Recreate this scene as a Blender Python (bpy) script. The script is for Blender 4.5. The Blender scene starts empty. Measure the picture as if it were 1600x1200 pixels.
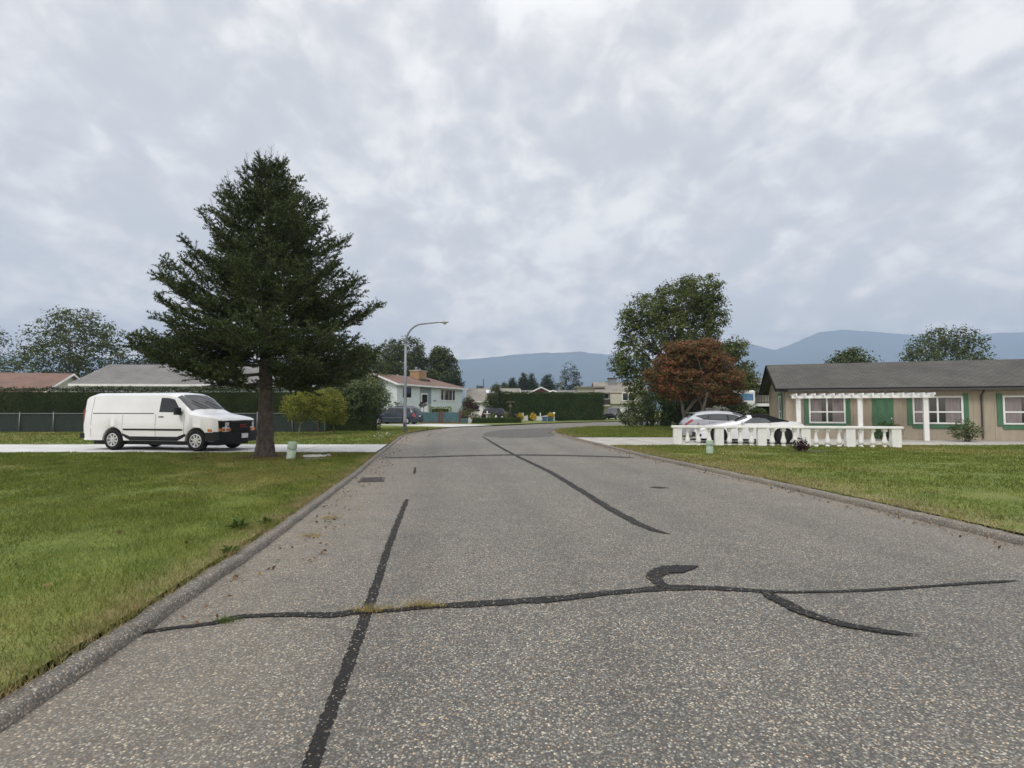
import bpy, bmesh, math, random
import numpy as np
from mathutils import Vector, Matrix, noise as mnoise

random.seed(7)
rng = np.random.default_rng(7)
PI = math.pi
rad = math.radians
SC = bpy.context.scene
COL = SC.collection

# ------------------------------------------------------------------ camera
F, CX, CY, HCAM = 830.0, 800.0, 600.0, 1.55          # focal length in photo pixels, photo centre, eye height
PITCH = math.atan(40.0 / F)
cam_d = bpy.data.cameras.new("camera")
cam = bpy.data.objects.new("camera", cam_d)
COL.objects.link(cam)
cam_d.sensor_fit = 'HORIZONTAL'
cam_d.sensor_width = 36.0
cam_d.lens = F / 1600.0 * 36.0
cam_d.clip_start = 0.05
cam_d.clip_end = 20000
cam.location = (0, 0, HCAM)
cam.rotation_euler = (PI / 2 + PITCH, 0, 0)
SC.camera = cam

# ------------------------------------------------------------------ sky, sun, exposure
SUN_EL, SUN_AZ = rad(48), rad(215)                    # azimuth clockwise from +Y
w = bpy.data.worlds.new("World")
SC.world = w
w.use_nodes = True
wt = w.node_tree
wt.nodes.clear()
WN = lambda t: wt.nodes.new(t)
WL = lambda a, b: wt.links.new(a, b)
out = WN('ShaderNodeOutputWorld')
bg = WN('ShaderNodeBackground')
bg.inputs['Strength'].default_value = 0.1
WL(bg.outputs[0], out.inputs[0])
sky = WN('ShaderNodeTexSky')
sky.sky_type = 'NISHITA'
sky.sun_disc = False
sky.sun_elevation = SUN_EL
sky.sun_rotation = SUN_AZ
tc = WN('ShaderNodeTexCoord')
sep = WN('ShaderNodeSeparateXYZ')
WL(tc.outputs['Generated'], sep.inputs[0])


def wmath(op, a, b=None, c=None):
    n = WN('ShaderNodeMath')
    n.operation = op
    for i, v in enumerate((a, b, c)):
        if v is None:
            continue
        if isinstance(v, (int, float)):
            n.inputs[i].default_value = v
        else:
            WL(v, n.inputs[i])
    return n.outputs[0]


zc = wmath('ADD', wmath('MAXIMUM', sep.outputs['Z'], 0.0), 0.45)     # a cloud deck seen from below, curved down at the rim
cu = wmath('DIVIDE', sep.outputs['X'], zc)
cv = wmath('DIVIDE', sep.outputs['Y'], zc)
cmb = WN('ShaderNodeCombineXYZ')
WL(cu, cmb.inputs[0])
WL(cv, cmb.inputs[1])
mp = WN('ShaderNodeMapping')
mp.inputs['Rotation'].default_value = (0, 0, rad(24))
mp.inputs['Scale'].default_value = (1.0, 0.9, 1)
mp.inputs['Location'].default_value = (1.3, 0.4, 0)
WL(cmb.outputs[0], mp.inputs[0])


def wnoise(scale, detail, rough, dist):
    n = WN('ShaderNodeTexNoise')
    n.inputs['Scale'].default_value = scale
    n.inputs['Detail'].default_value = detail
    n.inputs['Roughness'].default_value = rough
    n.inputs['Distortion'].default_value = dist
    WL(mp.outputs[0], n.inputs['Vector'])
    return n.outputs[0]


n1 = wnoise(1.9, 3, 0.5, 0.5)
n2 = wnoise(6.6, 4, 0.5, 0.5)
n3 = wnoise(15.0, 5, 0.55, 0.4)
f1 = wmath('ADD', wmath('MULTIPLY', n1, 0.30), wmath('ADD', wmath('MULTIPLY', n2, 0.44), wmath('MULTIPLY', n3, 0.26)))
rmp = WN('ShaderNodeValToRGB')
WL(f1, rmp.inputs[0])
cr = rmp.color_ramp
cr.interpolation = 'B_SPLINE'
cr.elements[0].position = 0.425
cr.elements[0].color = (0.605, 0.61, 0.635, 1)
cr.elements[1].position = 0.59
cr.elements[1].color = (0.985, 0.965, 0.935, 1)
e = cr.elements.new(0.505)
e.color = (0.70, 0.69, 0.705, 1)
sc10 = WN('ShaderNodeVectorMath')
sc10.operation = 'SCALE'
# an overcast dome: brightest overhead, and a brighter rim seen through the haze
elz = wmath('MAXIMUM', sep.outputs['Z'], 0.0)
zen = WN('ShaderNodeMapRange')
zen.interpolation_type = 'SMOOTHSTEP'
WL(elz, zen.inputs['Value'])
zen.inputs['From Min'].default_value = 0.58
zen.inputs['From Max'].default_value = 0.95
zen.inputs['To Min'].default_value = 0.0
zen.inputs['To Max'].default_value = 1.0
rim = wmath('POWER', wmath('SUBTRACT', 1.0, elz), 9.0)
gain = wmath('MULTIPLY', wmath('ADD', 1.0, wmath('MULTIPLY', zen.outputs[0], 1.5)), 9.3)
WL(gain, sc10.inputs['Scale'])
rimc = WN('ShaderNodeCombineXYZ')
for i_, k_ in enumerate((1.9, 1.5, 1.05)):
    WL(wmath('ADD', 1.0, wmath('MULTIPLY', rim, k_)), rimc.inputs[i_])
rimm = WN('ShaderNodeVectorMath')
rimm.operation = 'MULTIPLY'
WL(rimc.outputs[0], rimm.inputs[1])
WL(rmp.outputs[0], sc10.inputs[0])
WL(sc10.outputs[0], rimm.inputs[0])
mixw = WN('ShaderNodeMix')
mixw.data_type = 'RGBA'
mixw.inputs['Factor'].default_value = 0.97
WL(sky.outputs[0], mixw.inputs['A'])
WL(rimm.outputs[0], mixw.inputs['B'])
WL(mixw.outputs['Result'], bg.inputs['Color'])

sun_d = bpy.data.lights.new("sun", 'SUN')
sun_d.energy = 1.5
sun_d.angle = rad(16)
sun_d.color = (1.0, 0.95, 0.86)
sun = bpy.data.objects.new("sun", sun_d)
COL.objects.link(sun)
sdir = Vector((math.sin(SUN_AZ) * math.cos(SUN_EL), math.cos(SUN_AZ) * math.cos(SUN_EL), math.sin(SUN_EL)))
sun.rotation_euler = (-sdir).to_track_quat('-Z', 'Y').to_euler()
sun.location = (0, 0, 60)

vs = SC.view_settings
SC.display_settings.display_device = 'sRGB'
vs.view_transform = 'Standard'
vs.look = 'None'
vs.exposure = 0.38
vs.gamma = 1.0
vs.use_curve_mapping = False
SC.render.engine = 'CYCLES'
SC.cycles.max_bounces = 6
SC.cycles.diffuse_bounces = 3
SC.cycles.glossy_bounces = 3
SC.cycles.transmission_bounces = 3
SC.cycles.transparent_max_bounces = 6
SC.cycles.use_denoising = True


# ------------------------------------------------------------------ pixel <-> world
def ray(X, Y):
    a, b = (X - CX) / F, (CY - Y) / F
    return a, math.cos(PITCH) - b * math.sin(PITCH), math.sin(PITCH) + b * math.cos(PITCH)


def W(X, Y, d):
    a, y, z = ray(X, Y)
    k = d / y
    return Vector((a * k, d, HCAM + z * k))


def G(X, Y, z0=0.0):
    a, y, z = ray(X, Y)
    k = (z0 - HCAM) / z
    return Vector((a * k, y * k, z0))


# ------------------------------------------------------------------ materials
def node_mat(name):
    m = bpy.data.materials.new(name)
    m.use_nodes = True
    nt = m.node_tree
    p = nt.nodes['Principled BSDF']
    return m, nt, p


def obj_noise(nt, scale, detail=4, rough=0.55, stretch=None):
    t = nt.nodes.new('ShaderNodeTexCoord')
    n = nt.nodes.new('ShaderNodeTexNoise')
    n.inputs['Scale'].default_value = scale
    n.inputs['Detail'].default_value = detail
    n.inputs['Roughness'].default_value = rough
    if stretch:
        mpn = nt.nodes.new('ShaderNodeMapping')
        mpn.inputs['Scale'].default_value = stretch
        nt.links.new(t.outputs['Object'], mpn.inputs[0])
        nt.links.new(mpn.outputs[0], n.inputs['Vector'])
    else:
        nt.links.new(t.outputs['Object'], n.inputs['Vector'])
    return n.outputs[0]


def ramp(nt, fac, stops):
    r = nt.nodes.new('ShaderNodeValToRGB')
    nt.links.new(fac, r.inputs[0])
    els = r.color_ramp.elements
    while len(els) > 1:
        els.remove(els[0])
    els[0].position = stops[0][0]
    els[0].color = (*stops[0][1], 1)
    for pos, c in stops[1:]:
        q = els.new(pos)
        q.color = (*c, 1)
    return r.outputs[0]


def mixc(nt, fac, a, b, blend='MIX'):
    n = nt.nodes.new('ShaderNodeMix')
    n.data_type = 'RGBA'
    n.blend_type = blend
    for s, v in (('Factor', fac), ('A', a), ('B', b)):
        if isinstance(v, (int, float)):
            n.inputs[s].default_value = v
        elif isinstance(v, tuple):
            n.inputs[s].default_value = (*v, 1)
        else:
            nt.links.new(v, n.inputs[s])
    return n.outputs['Result']


def nmath(nt, op, a, b=None):
    n = nt.nodes.new('ShaderNodeMath')
    n.operation = op
    for i, v in enumerate((a, b)):
        if v is None:
            continue
        if isinstance(v, (int, float)):
            n.inputs[i].default_value = v
        else:
            nt.links.new(v, n.inputs[i])
    return n.outputs[0]


def bump(nt, p, h, strength, dist):
    b = nt.nodes.new('ShaderNodeBump')
    b.inputs['Strength'].default_value = strength
    b.inputs['Distance'].default_value = dist
    nt.links.new(h, b.inputs['Height'])
    nt.links.new(b.outputs[0], p.inputs['Normal'])


def M(name, col, rough=0.6, var=0.18, scale=6.0, metal=0.0, bmp=0.0, bscale=40.0, coat=0.0, stretch=None, spec=0.5):
    m, nt, p = node_mat(name)
    lo = tuple(c * (1 - var) for c in col)
    hi = tuple(min(1, c * (1 + var)) for c in col)
    n = obj_noise(nt, scale, 5, 0.6, stretch)
    nt.links.new(ramp(nt, n, [(0.3, lo), (0.7, hi)]), p.inputs['Base Color'])
    p.inputs['Roughness'].default_value = rough
    p.inputs['Metallic'].default_value = metal
    p.inputs['Specular IOR Level'].default_value = spec
    p.inputs['Coat Weight'].default_value = coat
    p.inputs['Coat Roughness'].default_value = 0.06
    if bmp:
        bump(nt, p, obj_noise(nt, bscale, 4, 0.6, stretch), bmp, 0.02)
    return m


def leaf_mat(name, dark, mid, light, trans=0.25, nscale=0.9):
    m, nt, p = node_mat(name)
    g = nt.nodes.new('ShaderNodeNewGeometry')
    n = obj_noise(nt, nscale, 2, 0.5)
    f = nmath(nt, 'ADD', nmath(nt, 'MULTIPLY', g.outputs['Random Per Island'], 0.55), nmath(nt, 'MULTIPLY', n, 0.45))
    c = ramp(nt, f, [(0.22, dark), (0.5, mid), (0.8, light)])
    nt.links.new(c, p.inputs['Base Color'])
    p.inputs['Roughness'].default_value = 0.6
    p.inputs['Specular IOR Level'].default_value = 0.08
    tr = nt.nodes.new('ShaderNodeBsdfTranslucent')
    nt.links.new(c, tr.inputs[0])
    mx = nt.nodes.new('ShaderNodeMixShader')
    mx.inputs[0].default_value = trans
    nt.links.new(p.outputs[0], mx.inputs[1])
    nt.links.new(tr.outputs[0], mx.inputs[2])
    nt.links.new(mx.outputs[0], nt.nodes['Material Output'].inputs[0])
    return m


def glass_mat(name, col=(0.015, 0.018, 0.02), rough=0.06):
    m, nt, p = node_mat(name)
    n = obj_noise(nt, 1.5, 2)
    nt.links.new(ramp(nt, n, [(0.3, tuple(c * 0.6 for c in col)), (0.7, tuple(c * 1.5 for c in col))]), p.inputs['Base Color'])
    p.inputs['Roughness'].default_value = rough
    p.inputs['Specular IOR Level'].default_value = 0.6
    return m


def asphalt_mat(name, stone_lo, stone_mid, stone_hi, dirt=True, tint=1.0, spec=0.55, top=None):
    """chip-sealed asphalt: small stones of many greys set in dark binder"""
    m, nt, p = node_mat(name)
    t = nt.nodes.new('ShaderNodeTexCoord')
    v = nt.nodes.new('ShaderNodeTexVoronoi')
    v.inputs['Scale'].default_value = 88
    v.inputs['Randomness'].default_value = 1.0
    nt.links.new(t.outputs['Object'], v.inputs['Vector'])
    sp = nt.nodes.new('ShaderNodeSeparateColor')
    nt.links.new(v.outputs['Color'], sp.inputs[0])
    k = tint
    sc = lambda c: tuple(x * k for x in c)
    grey = ramp(nt, sp.outputs[0], [(0.0, sc(stone_lo)), (0.42, sc(stone_mid)), (0.78, sc((0.22, 0.21, 0.188)))] + [(0.92, sc(stone_hi)), (1.0, sc((0.56, 0.52, 0.43)))] if not top else [(0.0, stone_lo), (0.86, stone_mid), (0.93, stone_hi), (1.0, top)])
    warm = ramp(nt, sp.outputs[1], [(0.0, (0.94, 0.97, 0.99)), (0.5, (1.01, 1.0, 0.94)), (0.85, (1.08, 1.0, 0.86)), (0.95, (1.3, 0.97, 0.7))])
    c = mixc(nt, 1.0, grey, warm, 'MULTIPLY')
    binder = nmath(nt, 'GREATER_THAN', v.outputs['Distance'], 0.56)
    c = mixc(nt, nmath(nt, 'MULTIPLY', binder, 0.8), c, sc((0.055, 0.054, 0.052)))
    big = obj_noise(nt, 0.35, 5, 0.6)
    c = mixc(nt, 1.0, c, ramp(nt, big, [(0.3, (0.86, 0.86, 0.87)), (0.7, (1.12, 1.11, 1.08))]), 'MULTIPLY')
    mid = obj_noise(nt, 2.2, 5, 0.65)
    c = mixc(nt, 1.0, c, ramp(nt, mid, [(0.3, (0.88, 0.88, 0.88)), (0.7, (1.1, 1.1, 1.1))]), 'MULTIPLY')
    if dirt:
        tr_ = nt.nodes.new('ShaderNodeAttribute')
        tr_.attribute_name = 'track'
        wn_ = obj_noise(nt, 0.8, 4, 0.6, (1, 0.12, 1))
        c = mixc(nt, 1.0, c, ramp(nt, nmath(nt, 'MULTIPLY', tr_.outputs['Fac'], ramp(nt, wn_, [(0.3, (0.3,) * 3), (0.65, (1.0,) * 3)])), [(0.0, (1.0, 1.0, 1.0)), (1.0, (0.83, 0.83, 0.84))]), 'MULTIPLY')
        st_ = ramp(nt, obj_noise(nt, 0.9, 6, 0.75), [(0.60, (1.0,) * 3), (0.72, (0.80, 0.80, 0.81))])
        c = mixc(nt, 1.0, c, st_, 'MULTIPLY')
        at = nt.nodes.new('ShaderNodeAttribute')
        at.attribute_name = 'edge'
        dn = obj_noise(nt, 1.1, 6, 0.7)
        df = nmath(nt, 'MULTIPLY', at.outputs['Fac'], ramp(nt, dn, [(0.32, (0.25,) * 3), (0.62, (1.0,) * 3)]))
        dc = mixc(nt, 0.36, c, mixc(nt, obj_noise(nt, 14, 4, 0.7), (0.16, 0.125, 0.09), (0.34, 0.29, 0.22)))
        c = mixc(nt, df, c, dc)
    nt.links.new(c, p.inputs['Base Color'])
    p.inputs['Roughness'].default_value = 0.72
    p.inputs['Specular IOR Level'].default_value = spec
    h = nmath(nt, 'SUBTRACT', 1.0, v.outputs['Distance'])
    bump(nt, p, h, 0.55, 0.006)
    return m


def grass_ground_mat(name, blades=False):
    m, nt, p = node_mat(name)
    n1 = obj_noise(nt, 0.22, 5, 0.6)
    n2 = obj_noise(nt, 1.7, 5, 0.65)
    n3 = obj_noise(nt, 30, 4, 0.7)
    green = mixc(nt, ramp(nt, n2, [(0.32, (0,) * 3), (0.68, (1,) * 3)]), (0.092, 0.128, 0.021), (0.172, 0.208, 0.044))
    dry = mixc(nt, ramp(nt, n1, [(0.50, (0,) * 3), (0.70, (0.75,) * 3)]), green, (0.27, 0.225, 0.09))
    at = nt.nodes.new('ShaderNodeAttribute')
    at.attribute_name = 'edge'
    n5 = obj_noise(nt, 2.6, 4, 0.7)
    ed = nmath(nt, 'MULTIPLY', at.outputs['Fac'], ramp(nt, n5, [(0.36, (0.0,) * 3), (0.6, (1.0,) * 3)]))
    c = mixc(nt, ed, dry, (0.29, 0.235, 0.125))
    if blades:
        g = nt.nodes.new('ShaderNodeNewGeometry')
        c = mixc(nt, 1.0, c, ramp(nt, g.outputs['Random Per Island'], [(0.0, (0.6, 0.65, 0.6)), (0.5, (1.0, 1.0, 1.0)), (0.93, (1.4, 1.3, 1.2)), (1.0, (2.4, 1.7, 1.6))]), 'MULTIPLY')
    else:
        c = mixc(nt, 1.0, c, ramp(nt, n3, [(0.3, (0.6,) * 3), (0.7, (1.25,) * 3)]), 'MULTIPLY')
        bump(nt, p, n3, 0.6, 0.03)
    nt.links.new(c, p.inputs['Base Color'])
    p.inputs['Roughness'].default_value = 0.75
    p.inputs['Specular IOR Level'].default_value = 0.2
    if blades:
        tr = nt.nodes.new('ShaderNodeBsdfTranslucent')
        nt.links.new(c, tr.inputs[0])
        mx = nt.nodes.new('ShaderNodeMixShader')
        mx.inputs[0].default_value = 0.3
        nt.links.new(p.outputs[0], mx.inputs[1])
        nt.links.new(tr.outputs[0], mx.inputs[2])
        nt.links.new(mx.outputs[0], nt.nodes['Material Output'].inputs[0])
    return m


def shingle_mat(name, c1, c2, mortar, bw=0.3, bh=0.14):
    m, nt, p = node_mat(name)
    t = nt.nodes.new('ShaderNodeTexCoord')
    b = nt.nodes.new('ShaderNodeTexBrick')
    b.inputs['Color1'].default_value = (*c1, 1)
    b.inputs['Color2'].default_value = (*c2, 1)
    b.inputs['Mortar'].default_value = (*mortar, 1)
    b.inputs['Scale'].default_value = 1.0
    b.inputs['Brick Width'].default_value = bw
    b.inputs['Row Height'].default_value = bh
    b.inputs['Mortar Size'].default_value = bh * 0.1
    b.inputs['Bias'].default_value = 0.0
    nt.links.new(t.outputs['UV'], b.inputs['Vector'])
    n = obj_noise(nt, 0.7, 5, 0.65)
    c = mixc(nt, 1.0, b.outputs['Color'], ramp(nt, n, [(0.3, (0.75,) * 3), (0.7, (1.2,) * 3)]), 'MULTIPLY')
    nt.links.new(c, p.inputs['Base Color'])
    p.inputs['Roughness'].default_value = 0.85
    bump(nt, p, b.outputs['Fac'], -0.4, 0.01)
    return m


MT = {}
MT['road'] = asphalt_mat('road_asphalt', (0.078, 0.076, 0.072), (0.138, 0.133, 0.122), (0.36, 0.34, 0.29))
MT['patch'] = asphalt_mat('dark_asphalt', (0.04, 0.04, 0.042), (0.075, 0.075, 0.076), (0.13, 0.125, 0.12), dirt=False, tint=0.85, spec=0.3)
MT['tar'] = asphalt_mat('tar_sealant', (0.016, 0.016, 0.017), (0.023, 0.023, 0.024), (0.06, 0.058, 0.054), dirt=False, tint=0.35, spec=0.2, top=(0.34, 0.32, 0.27))
MT['kerb'] = asphalt_mat('kerb_concrete', (0.075, 0.074, 0.07), (0.17, 0.165, 0.155), (0.40, 0.385, 0.35), tint=0.95)
MT['concrete'] = M('drive_concrete', (0.52, 0.515, 0.50), 0.85, 0.14, 1.6, bmp=0.2, bscale=60)
MT['concrete_tan'] = M('drive_concrete_tan', (0.37, 0.35, 0.315), 0.85, 0.2, 1.3, bmp=0.25, bscale=50)
MT['joint'] = M('joint_dark', (0.14, 0.135, 0.13), 0.9, 0.3, 4)
MT['lawn'] = grass_ground_mat('lawn_ground')
MT['blades'] = grass_ground_mat('lawn_blades', True)
MT['white'] = M('white_paint', (0.76, 0.76, 0.745), 0.55, 0.10, 2.2, bmp=0.05)
MT['white_car'] = M('white_car_paint', (0.74, 0.74, 0.75), 0.28, 0.05, 1.2, coat=0.8)
MT['silver_car'] = M('silver_car_paint', (0.33, 0.335, 0.365), 0.3, 0.05, 1.5, metal=0.35, coat=0.7)
MT['navy_car'] = M('dark_car_paint', (0.025, 0.033, 0.045), 0.3, 0.25, 1.5, coat=0.35, spec=0.3)
MT['black_car'] = M('black_car_paint', (0.016, 0.016, 0.018), 0.3, 0.2, 1.5, coat=0.35, spec=0.3)
MT['trim'] = M('black_trim', (0.016, 0.016, 0.018), 0.6, 0.25, 6, spec=0.2)
MT['rubber'] = M('tyre_rubber', (0.016, 0.016, 0.016), 0.85, 0.25, 12, spec=0.15)
MT['alloy'] = M('alloy_wheel', (0.6, 0.6, 0.62), 0.35, 0.1, 6, metal=0.7)
MT['dark_alloy'] = M('dark_wheel', (0.05, 0.045, 0.05), 0.35, 0.1, 6, metal=0.7)
MT['caliper'] = M('red_caliper', (0.35, 0.03, 0.05), 0.4, 0.1, 6)
MT['chrome'] = M('chrome_trim', (0.65, 0.65, 0.66), 0.2, 0.1, 6, metal=0.9)
MT['glass'] = glass_mat('tinted_glass')
MT['house_glass'] = glass_mat('house_glass', (0.02, 0.024, 0.025), 0.08)
MT['lamp_clear'] = M('clear_lamp', (0.55, 0.56, 0.58), 0.15, 0.15, 15, coat=0.8)
MT['amber'] = M('amber_lens', (0.55, 0.17, 0.03), 0.25, 0.15, 10, coat=0.6)
MT['red_lens'] = M('red_lens', (0.28, 0.035, 0.045), 0.2, 0.15, 10, coat=0.6)
MT['emblem_red'] = M('emblem_red', (0.27, 0.03, 0.045), 0.35, 0.1, 10)
MT['plate'] = M('licence_plate', (0.6, 0.61, 0.64), 0.5, 0.08, 20)
MT['softtop'] = M('soft_top_fabric', (0.014, 0.014, 0.015), 0.95, 0.2, 30, spec=0.05)
MT['galv'] = M('galvanised_steel', (0.22, 0.235, 0.255), 0.5, 0.12, 3, metal=0.35)
MT['lamp_head'] = M('lamp_housing', (0.42, 0.43, 0.42), 0.5, 0.1, 6)
MT['lamp_lens'] = M('lamp_lens', (0.45, 0.43, 0.32), 0.2, 0.1, 8)
MT['ped_green'] = M('pale_green_plastic', (0.31, 0.39, 0.30), 0.6, 0.15, 5)
MT['dark_steel'] = M('dark_cast_iron', (0.055, 0.05, 0.047), 0.7, 0.3, 14, bmp=0.3)
MT['lid'] = M('lid_concrete', (0.42, 0.42, 0.38), 0.85, 0.2, 7, bmp=0.2)
MT['wood_grey'] = M('weathered_wood', (0.15, 0.125, 0.09), 0.85, 0.3, 4, stretch=(1, 9, 9))
MT['bark'] = M('spruce_bark', (0.085, 0.068, 0.058), 0.95, 0.6, 9, bmp=1.0, bscale=16, stretch=(1, 1, 0.55))
MT['bark2'] = M('grey_bark', (0.10, 0.09, 0.075), 0.95, 0.4, 8, bmp=0.8, bscale=20, stretch=(1, 1, 0.3))
MT['bark_pale'] = M('pale_bark', (0.22, 0.20, 0.17), 0.9, 0.3, 8, bmp=0.6, bscale=20)
MT['blue_siding'] = M('pale_blue_siding', (0.66, 0.725, 0.735), 0.7, 0.05, 1.2, stretch=(1, 1, 4))
MT['blue_shaded'] = M('shaded_blue_siding', (0.22, 0.28, 0.30), 0.7, 0.06, 1.2)  # pale siding darkened to stand for the shaded entry recess
MT['beige'] = M('beige_stucco', (0.43, 0.375, 0.29), 0.85, 0.08, 2, bmp=0.2)
MT['cream'] = M('cream_stucco', (0.47, 0.45, 0.37), 0.85, 0.08, 2, bmp=0.2)
MT['tan'] = M('tan_boards', (0.37, 0.315, 0.245), 0.8, 0.1, 2, stretch=(3, 3, 0.5))
MT['pale_wall'] = M('pale_wall', (0.5, 0.56, 0.58), 0.8, 0.06, 2)
MT['brown_wood'] = M('dark_brown_wood', (0.03, 0.022, 0.019), 0.75, 0.25, 5)
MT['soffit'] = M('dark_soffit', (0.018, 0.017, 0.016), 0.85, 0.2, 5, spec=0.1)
MT['green_trim'] = M('green_trim', (0.06, 0.16, 0.085), 0.55, 0.12, 5)
MT['teal'] = M('teal_fence_paint', (0.055, 0.115, 0.135), 0.7, 0.2, 4, stretch=(1, 1, 0.4))
MT['rust_post'] = M('red_brown_post', (0.13, 0.06, 0.045), 0.8, 0.25, 6)
MT['brick'] = shingle_mat('chimney_brick', (0.42, 0.26, 0.12), (0.34, 0.19, 0.085), (0.30, 0.24, 0.17), 0.24, 0.09)
MT['roof_brown'] = shingle_mat('brown_shingles', (0.20, 0.118, 0.088), (0.165, 0.096, 0.072), (0.10, 0.06, 0.048))
MT['roof_grey'] = shingle_mat('grey_shingles', (0.19, 0.18, 0.17), (0.15, 0.145, 0.14), (0.09, 0.09, 0.09))
MT['roof_dark'] = shingle_mat('dark_shingles', (0.092, 0.086, 0.075), (0.068, 0.064, 0.057), (0.032, 0.03, 0.028), 0.34, 0.17)
MT['roof_tan'] = shingle_mat('tan_shingles', (0.26, 0.24, 0.205), (0.22, 0.20, 0.17), (0.14, 0.13, 0.11))
MT['red_gable'] = M('dark_red_gable', (0.10, 0.035, 0.03), 0.8, 0.15, 3)
MT['blue_panel'] = M('blue_panel', (0.09, 0.21, 0.36), 0.5, 0.2, 3)
MT['terracotta'] = M('terracotta', (0.35, 0.16, 0.08), 0.8, 0.2, 8)
MT['blue_bin'] = M('blue_plastic', (0.055, 0.11, 0.19), 0.55, 0.15, 5)
MT['screen'] = M('dark_green_screen', (0.014, 0.024, 0.019), 0.85, 0.3, 3)
MT['curtain'] = M('curtain_cloth', (0.23, 0.20, 0.2), 0.9, 0.3, 8, stretch=(6, 6, 0.3))
MT['soil'] = M('bark_mulch', (0.06, 0.045, 0.033), 0.95, 0.4, 10, bmp=0.8)
# foliage
LM = {}
LM['spruce'] = leaf_mat('spruce_needles', (0.020, 0.029, 0.013), (0.050, 0.070, 0.028), (0.150, 0.185, 0.070), 0.12, 1.5)
LM['hedge'] = leaf_mat('cedar_hedge_leaves', (0.018, 0.034, 0.008), (0.036, 0.062, 0.013), (0.085, 0.122, 0.026), 0.15, 0.8)
LM['hedge_dark'] = leaf_mat('dark_hedge_leaves', (0.013, 0.022, 0.007), (0.024, 0.038, 0.011), (0.055, 0.072, 0.02), 0.15, 0.8)
LM['walnut'] = leaf_mat('walnut_leaves', (0.036, 0.048, 0.013), (0.088, 0.112, 0.028), (0.19, 0.22, 0.072), 0.3, 0.5)
LM['bg'] = leaf_mat('background_leaves', (0.030, 0.042, 0.014), (0.066, 0.085, 0.028), (0.14, 0.16, 0.058), 0.25, 0.4)
LM['bg_dark'] = leaf_mat('dark_evergreen_leaves', (0.013, 0.022, 0.011), (0.027, 0.041, 0.02), (0.058, 0.078, 0.036), 0.15, 0.4)
LM['maple'] = leaf_mat('red_maple_leaves', (0.060, 0.070, 0.02), (0.135, 0.108, 0.036), (0.40, 0.125, 0.085), 0.3, 0.9)
LM['burgundy'] = leaf_mat('burgundy_leaves', (0.022, 0.010, 0.012), (0.045, 0.016, 0.018), (0.085, 0.035, 0.032), 0.2, 1.2)
LM['yellowgreen'] = leaf_mat('yellow_green_leaves', (0.075, 0.095, 0.018), (0.165, 0.19, 0.033), (0.35, 0.32, 0.065), 0.3, 1.2)
LM['variegated'] = leaf_mat('variegated_leaves', (0.034, 0.052, 0.018), (0.085, 0.115, 0.042), (0.28, 0.31, 0.15), 0.3, 1.4)
LM['rose'] = leaf_mat('flowering_shrub_leaves', (0.035, 0.055, 0.02), (0.085, 0.10, 0.035), (0.24, 0.17, 0.10), 0.25, 1.8)
LM['lime'] = leaf_mat('lime_leaves', (0.08, 0.12, 0.02), (0.14, 0.19, 0.03), (0.22, 0.26, 0.06), 0.3, 1.2)
LM['shrub'] = leaf_mat('green_shrub_leaves', (0.022, 0.036, 0.011), (0.05, 0.072, 0.02), (0.105, 0.13, 0.036), 0.25, 1.2)
LM['yellow'] = leaf_mat('yellow_petals', (0.35, 0.24, 0.02), (0.60, 0.42, 0.03), (0.70, 0.55, 0.09), 0.25, 3)
LM['whiteflower'] = leaf_mat('white_petals', (0.3, 0.32, 0.25), (0.6, 0.6, 0.52), (0.75, 0.75, 0.7), 0.25, 3)
LM['dry'] = leaf_mat('dry_grass_straw', (0.2, 0.15, 0.05), (0.36, 0.28, 0.10), (0.5, 0.41, 0.2), 0.25, 3)
LM['litter'] = leaf_mat('dead_leaves', (0.07, 0.04, 0.02), (0.16, 0.09, 0.045), (0.30, 0.20, 0.10), 0.1, 3)
LM['weed'] = leaf_mat('weed_leaves', (0.05, 0.085, 0.02), (0.085, 0.13, 0.03), (0.16, 0.20, 0.06), 0.3, 3)


# ------------------------------------------------------------------ mesh helpers
def tag(o, label=None, cat=None, group=None, kind=None):
    if label:
        o['label'] = label
    if cat:
        o['category'] = cat
    if group:
        o['group'] = group
    if kind:
        o['kind'] = kind
    return o


def thing(name, label, cat, loc=(0, 0, 0), rz=0.0, group=None):
    o = bpy.data.objects.new(name, None)
    o.empty_display_size = 0.2
    COL.objects.link(o)
    o.location = loc
    o.rotation_euler = (0, 0, rz)
    return tag(o, label, cat, group)


def link_mesh(name, me, mat, parent=None, smooth=False):
    o = bpy.data.objects.new(name, me)
    COL.objects.link(o)
    if mat is not None:
        for mm in (mat if isinstance(mat, (list, tuple)) else [mat]):
            me.materials.append(mm)
    if parent is not None:
        o.parent = parent
    if smooth:
        me.polygons.foreach_set('use_smooth', [True] * len(me.polygons))
    me.update()
    return o


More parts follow.
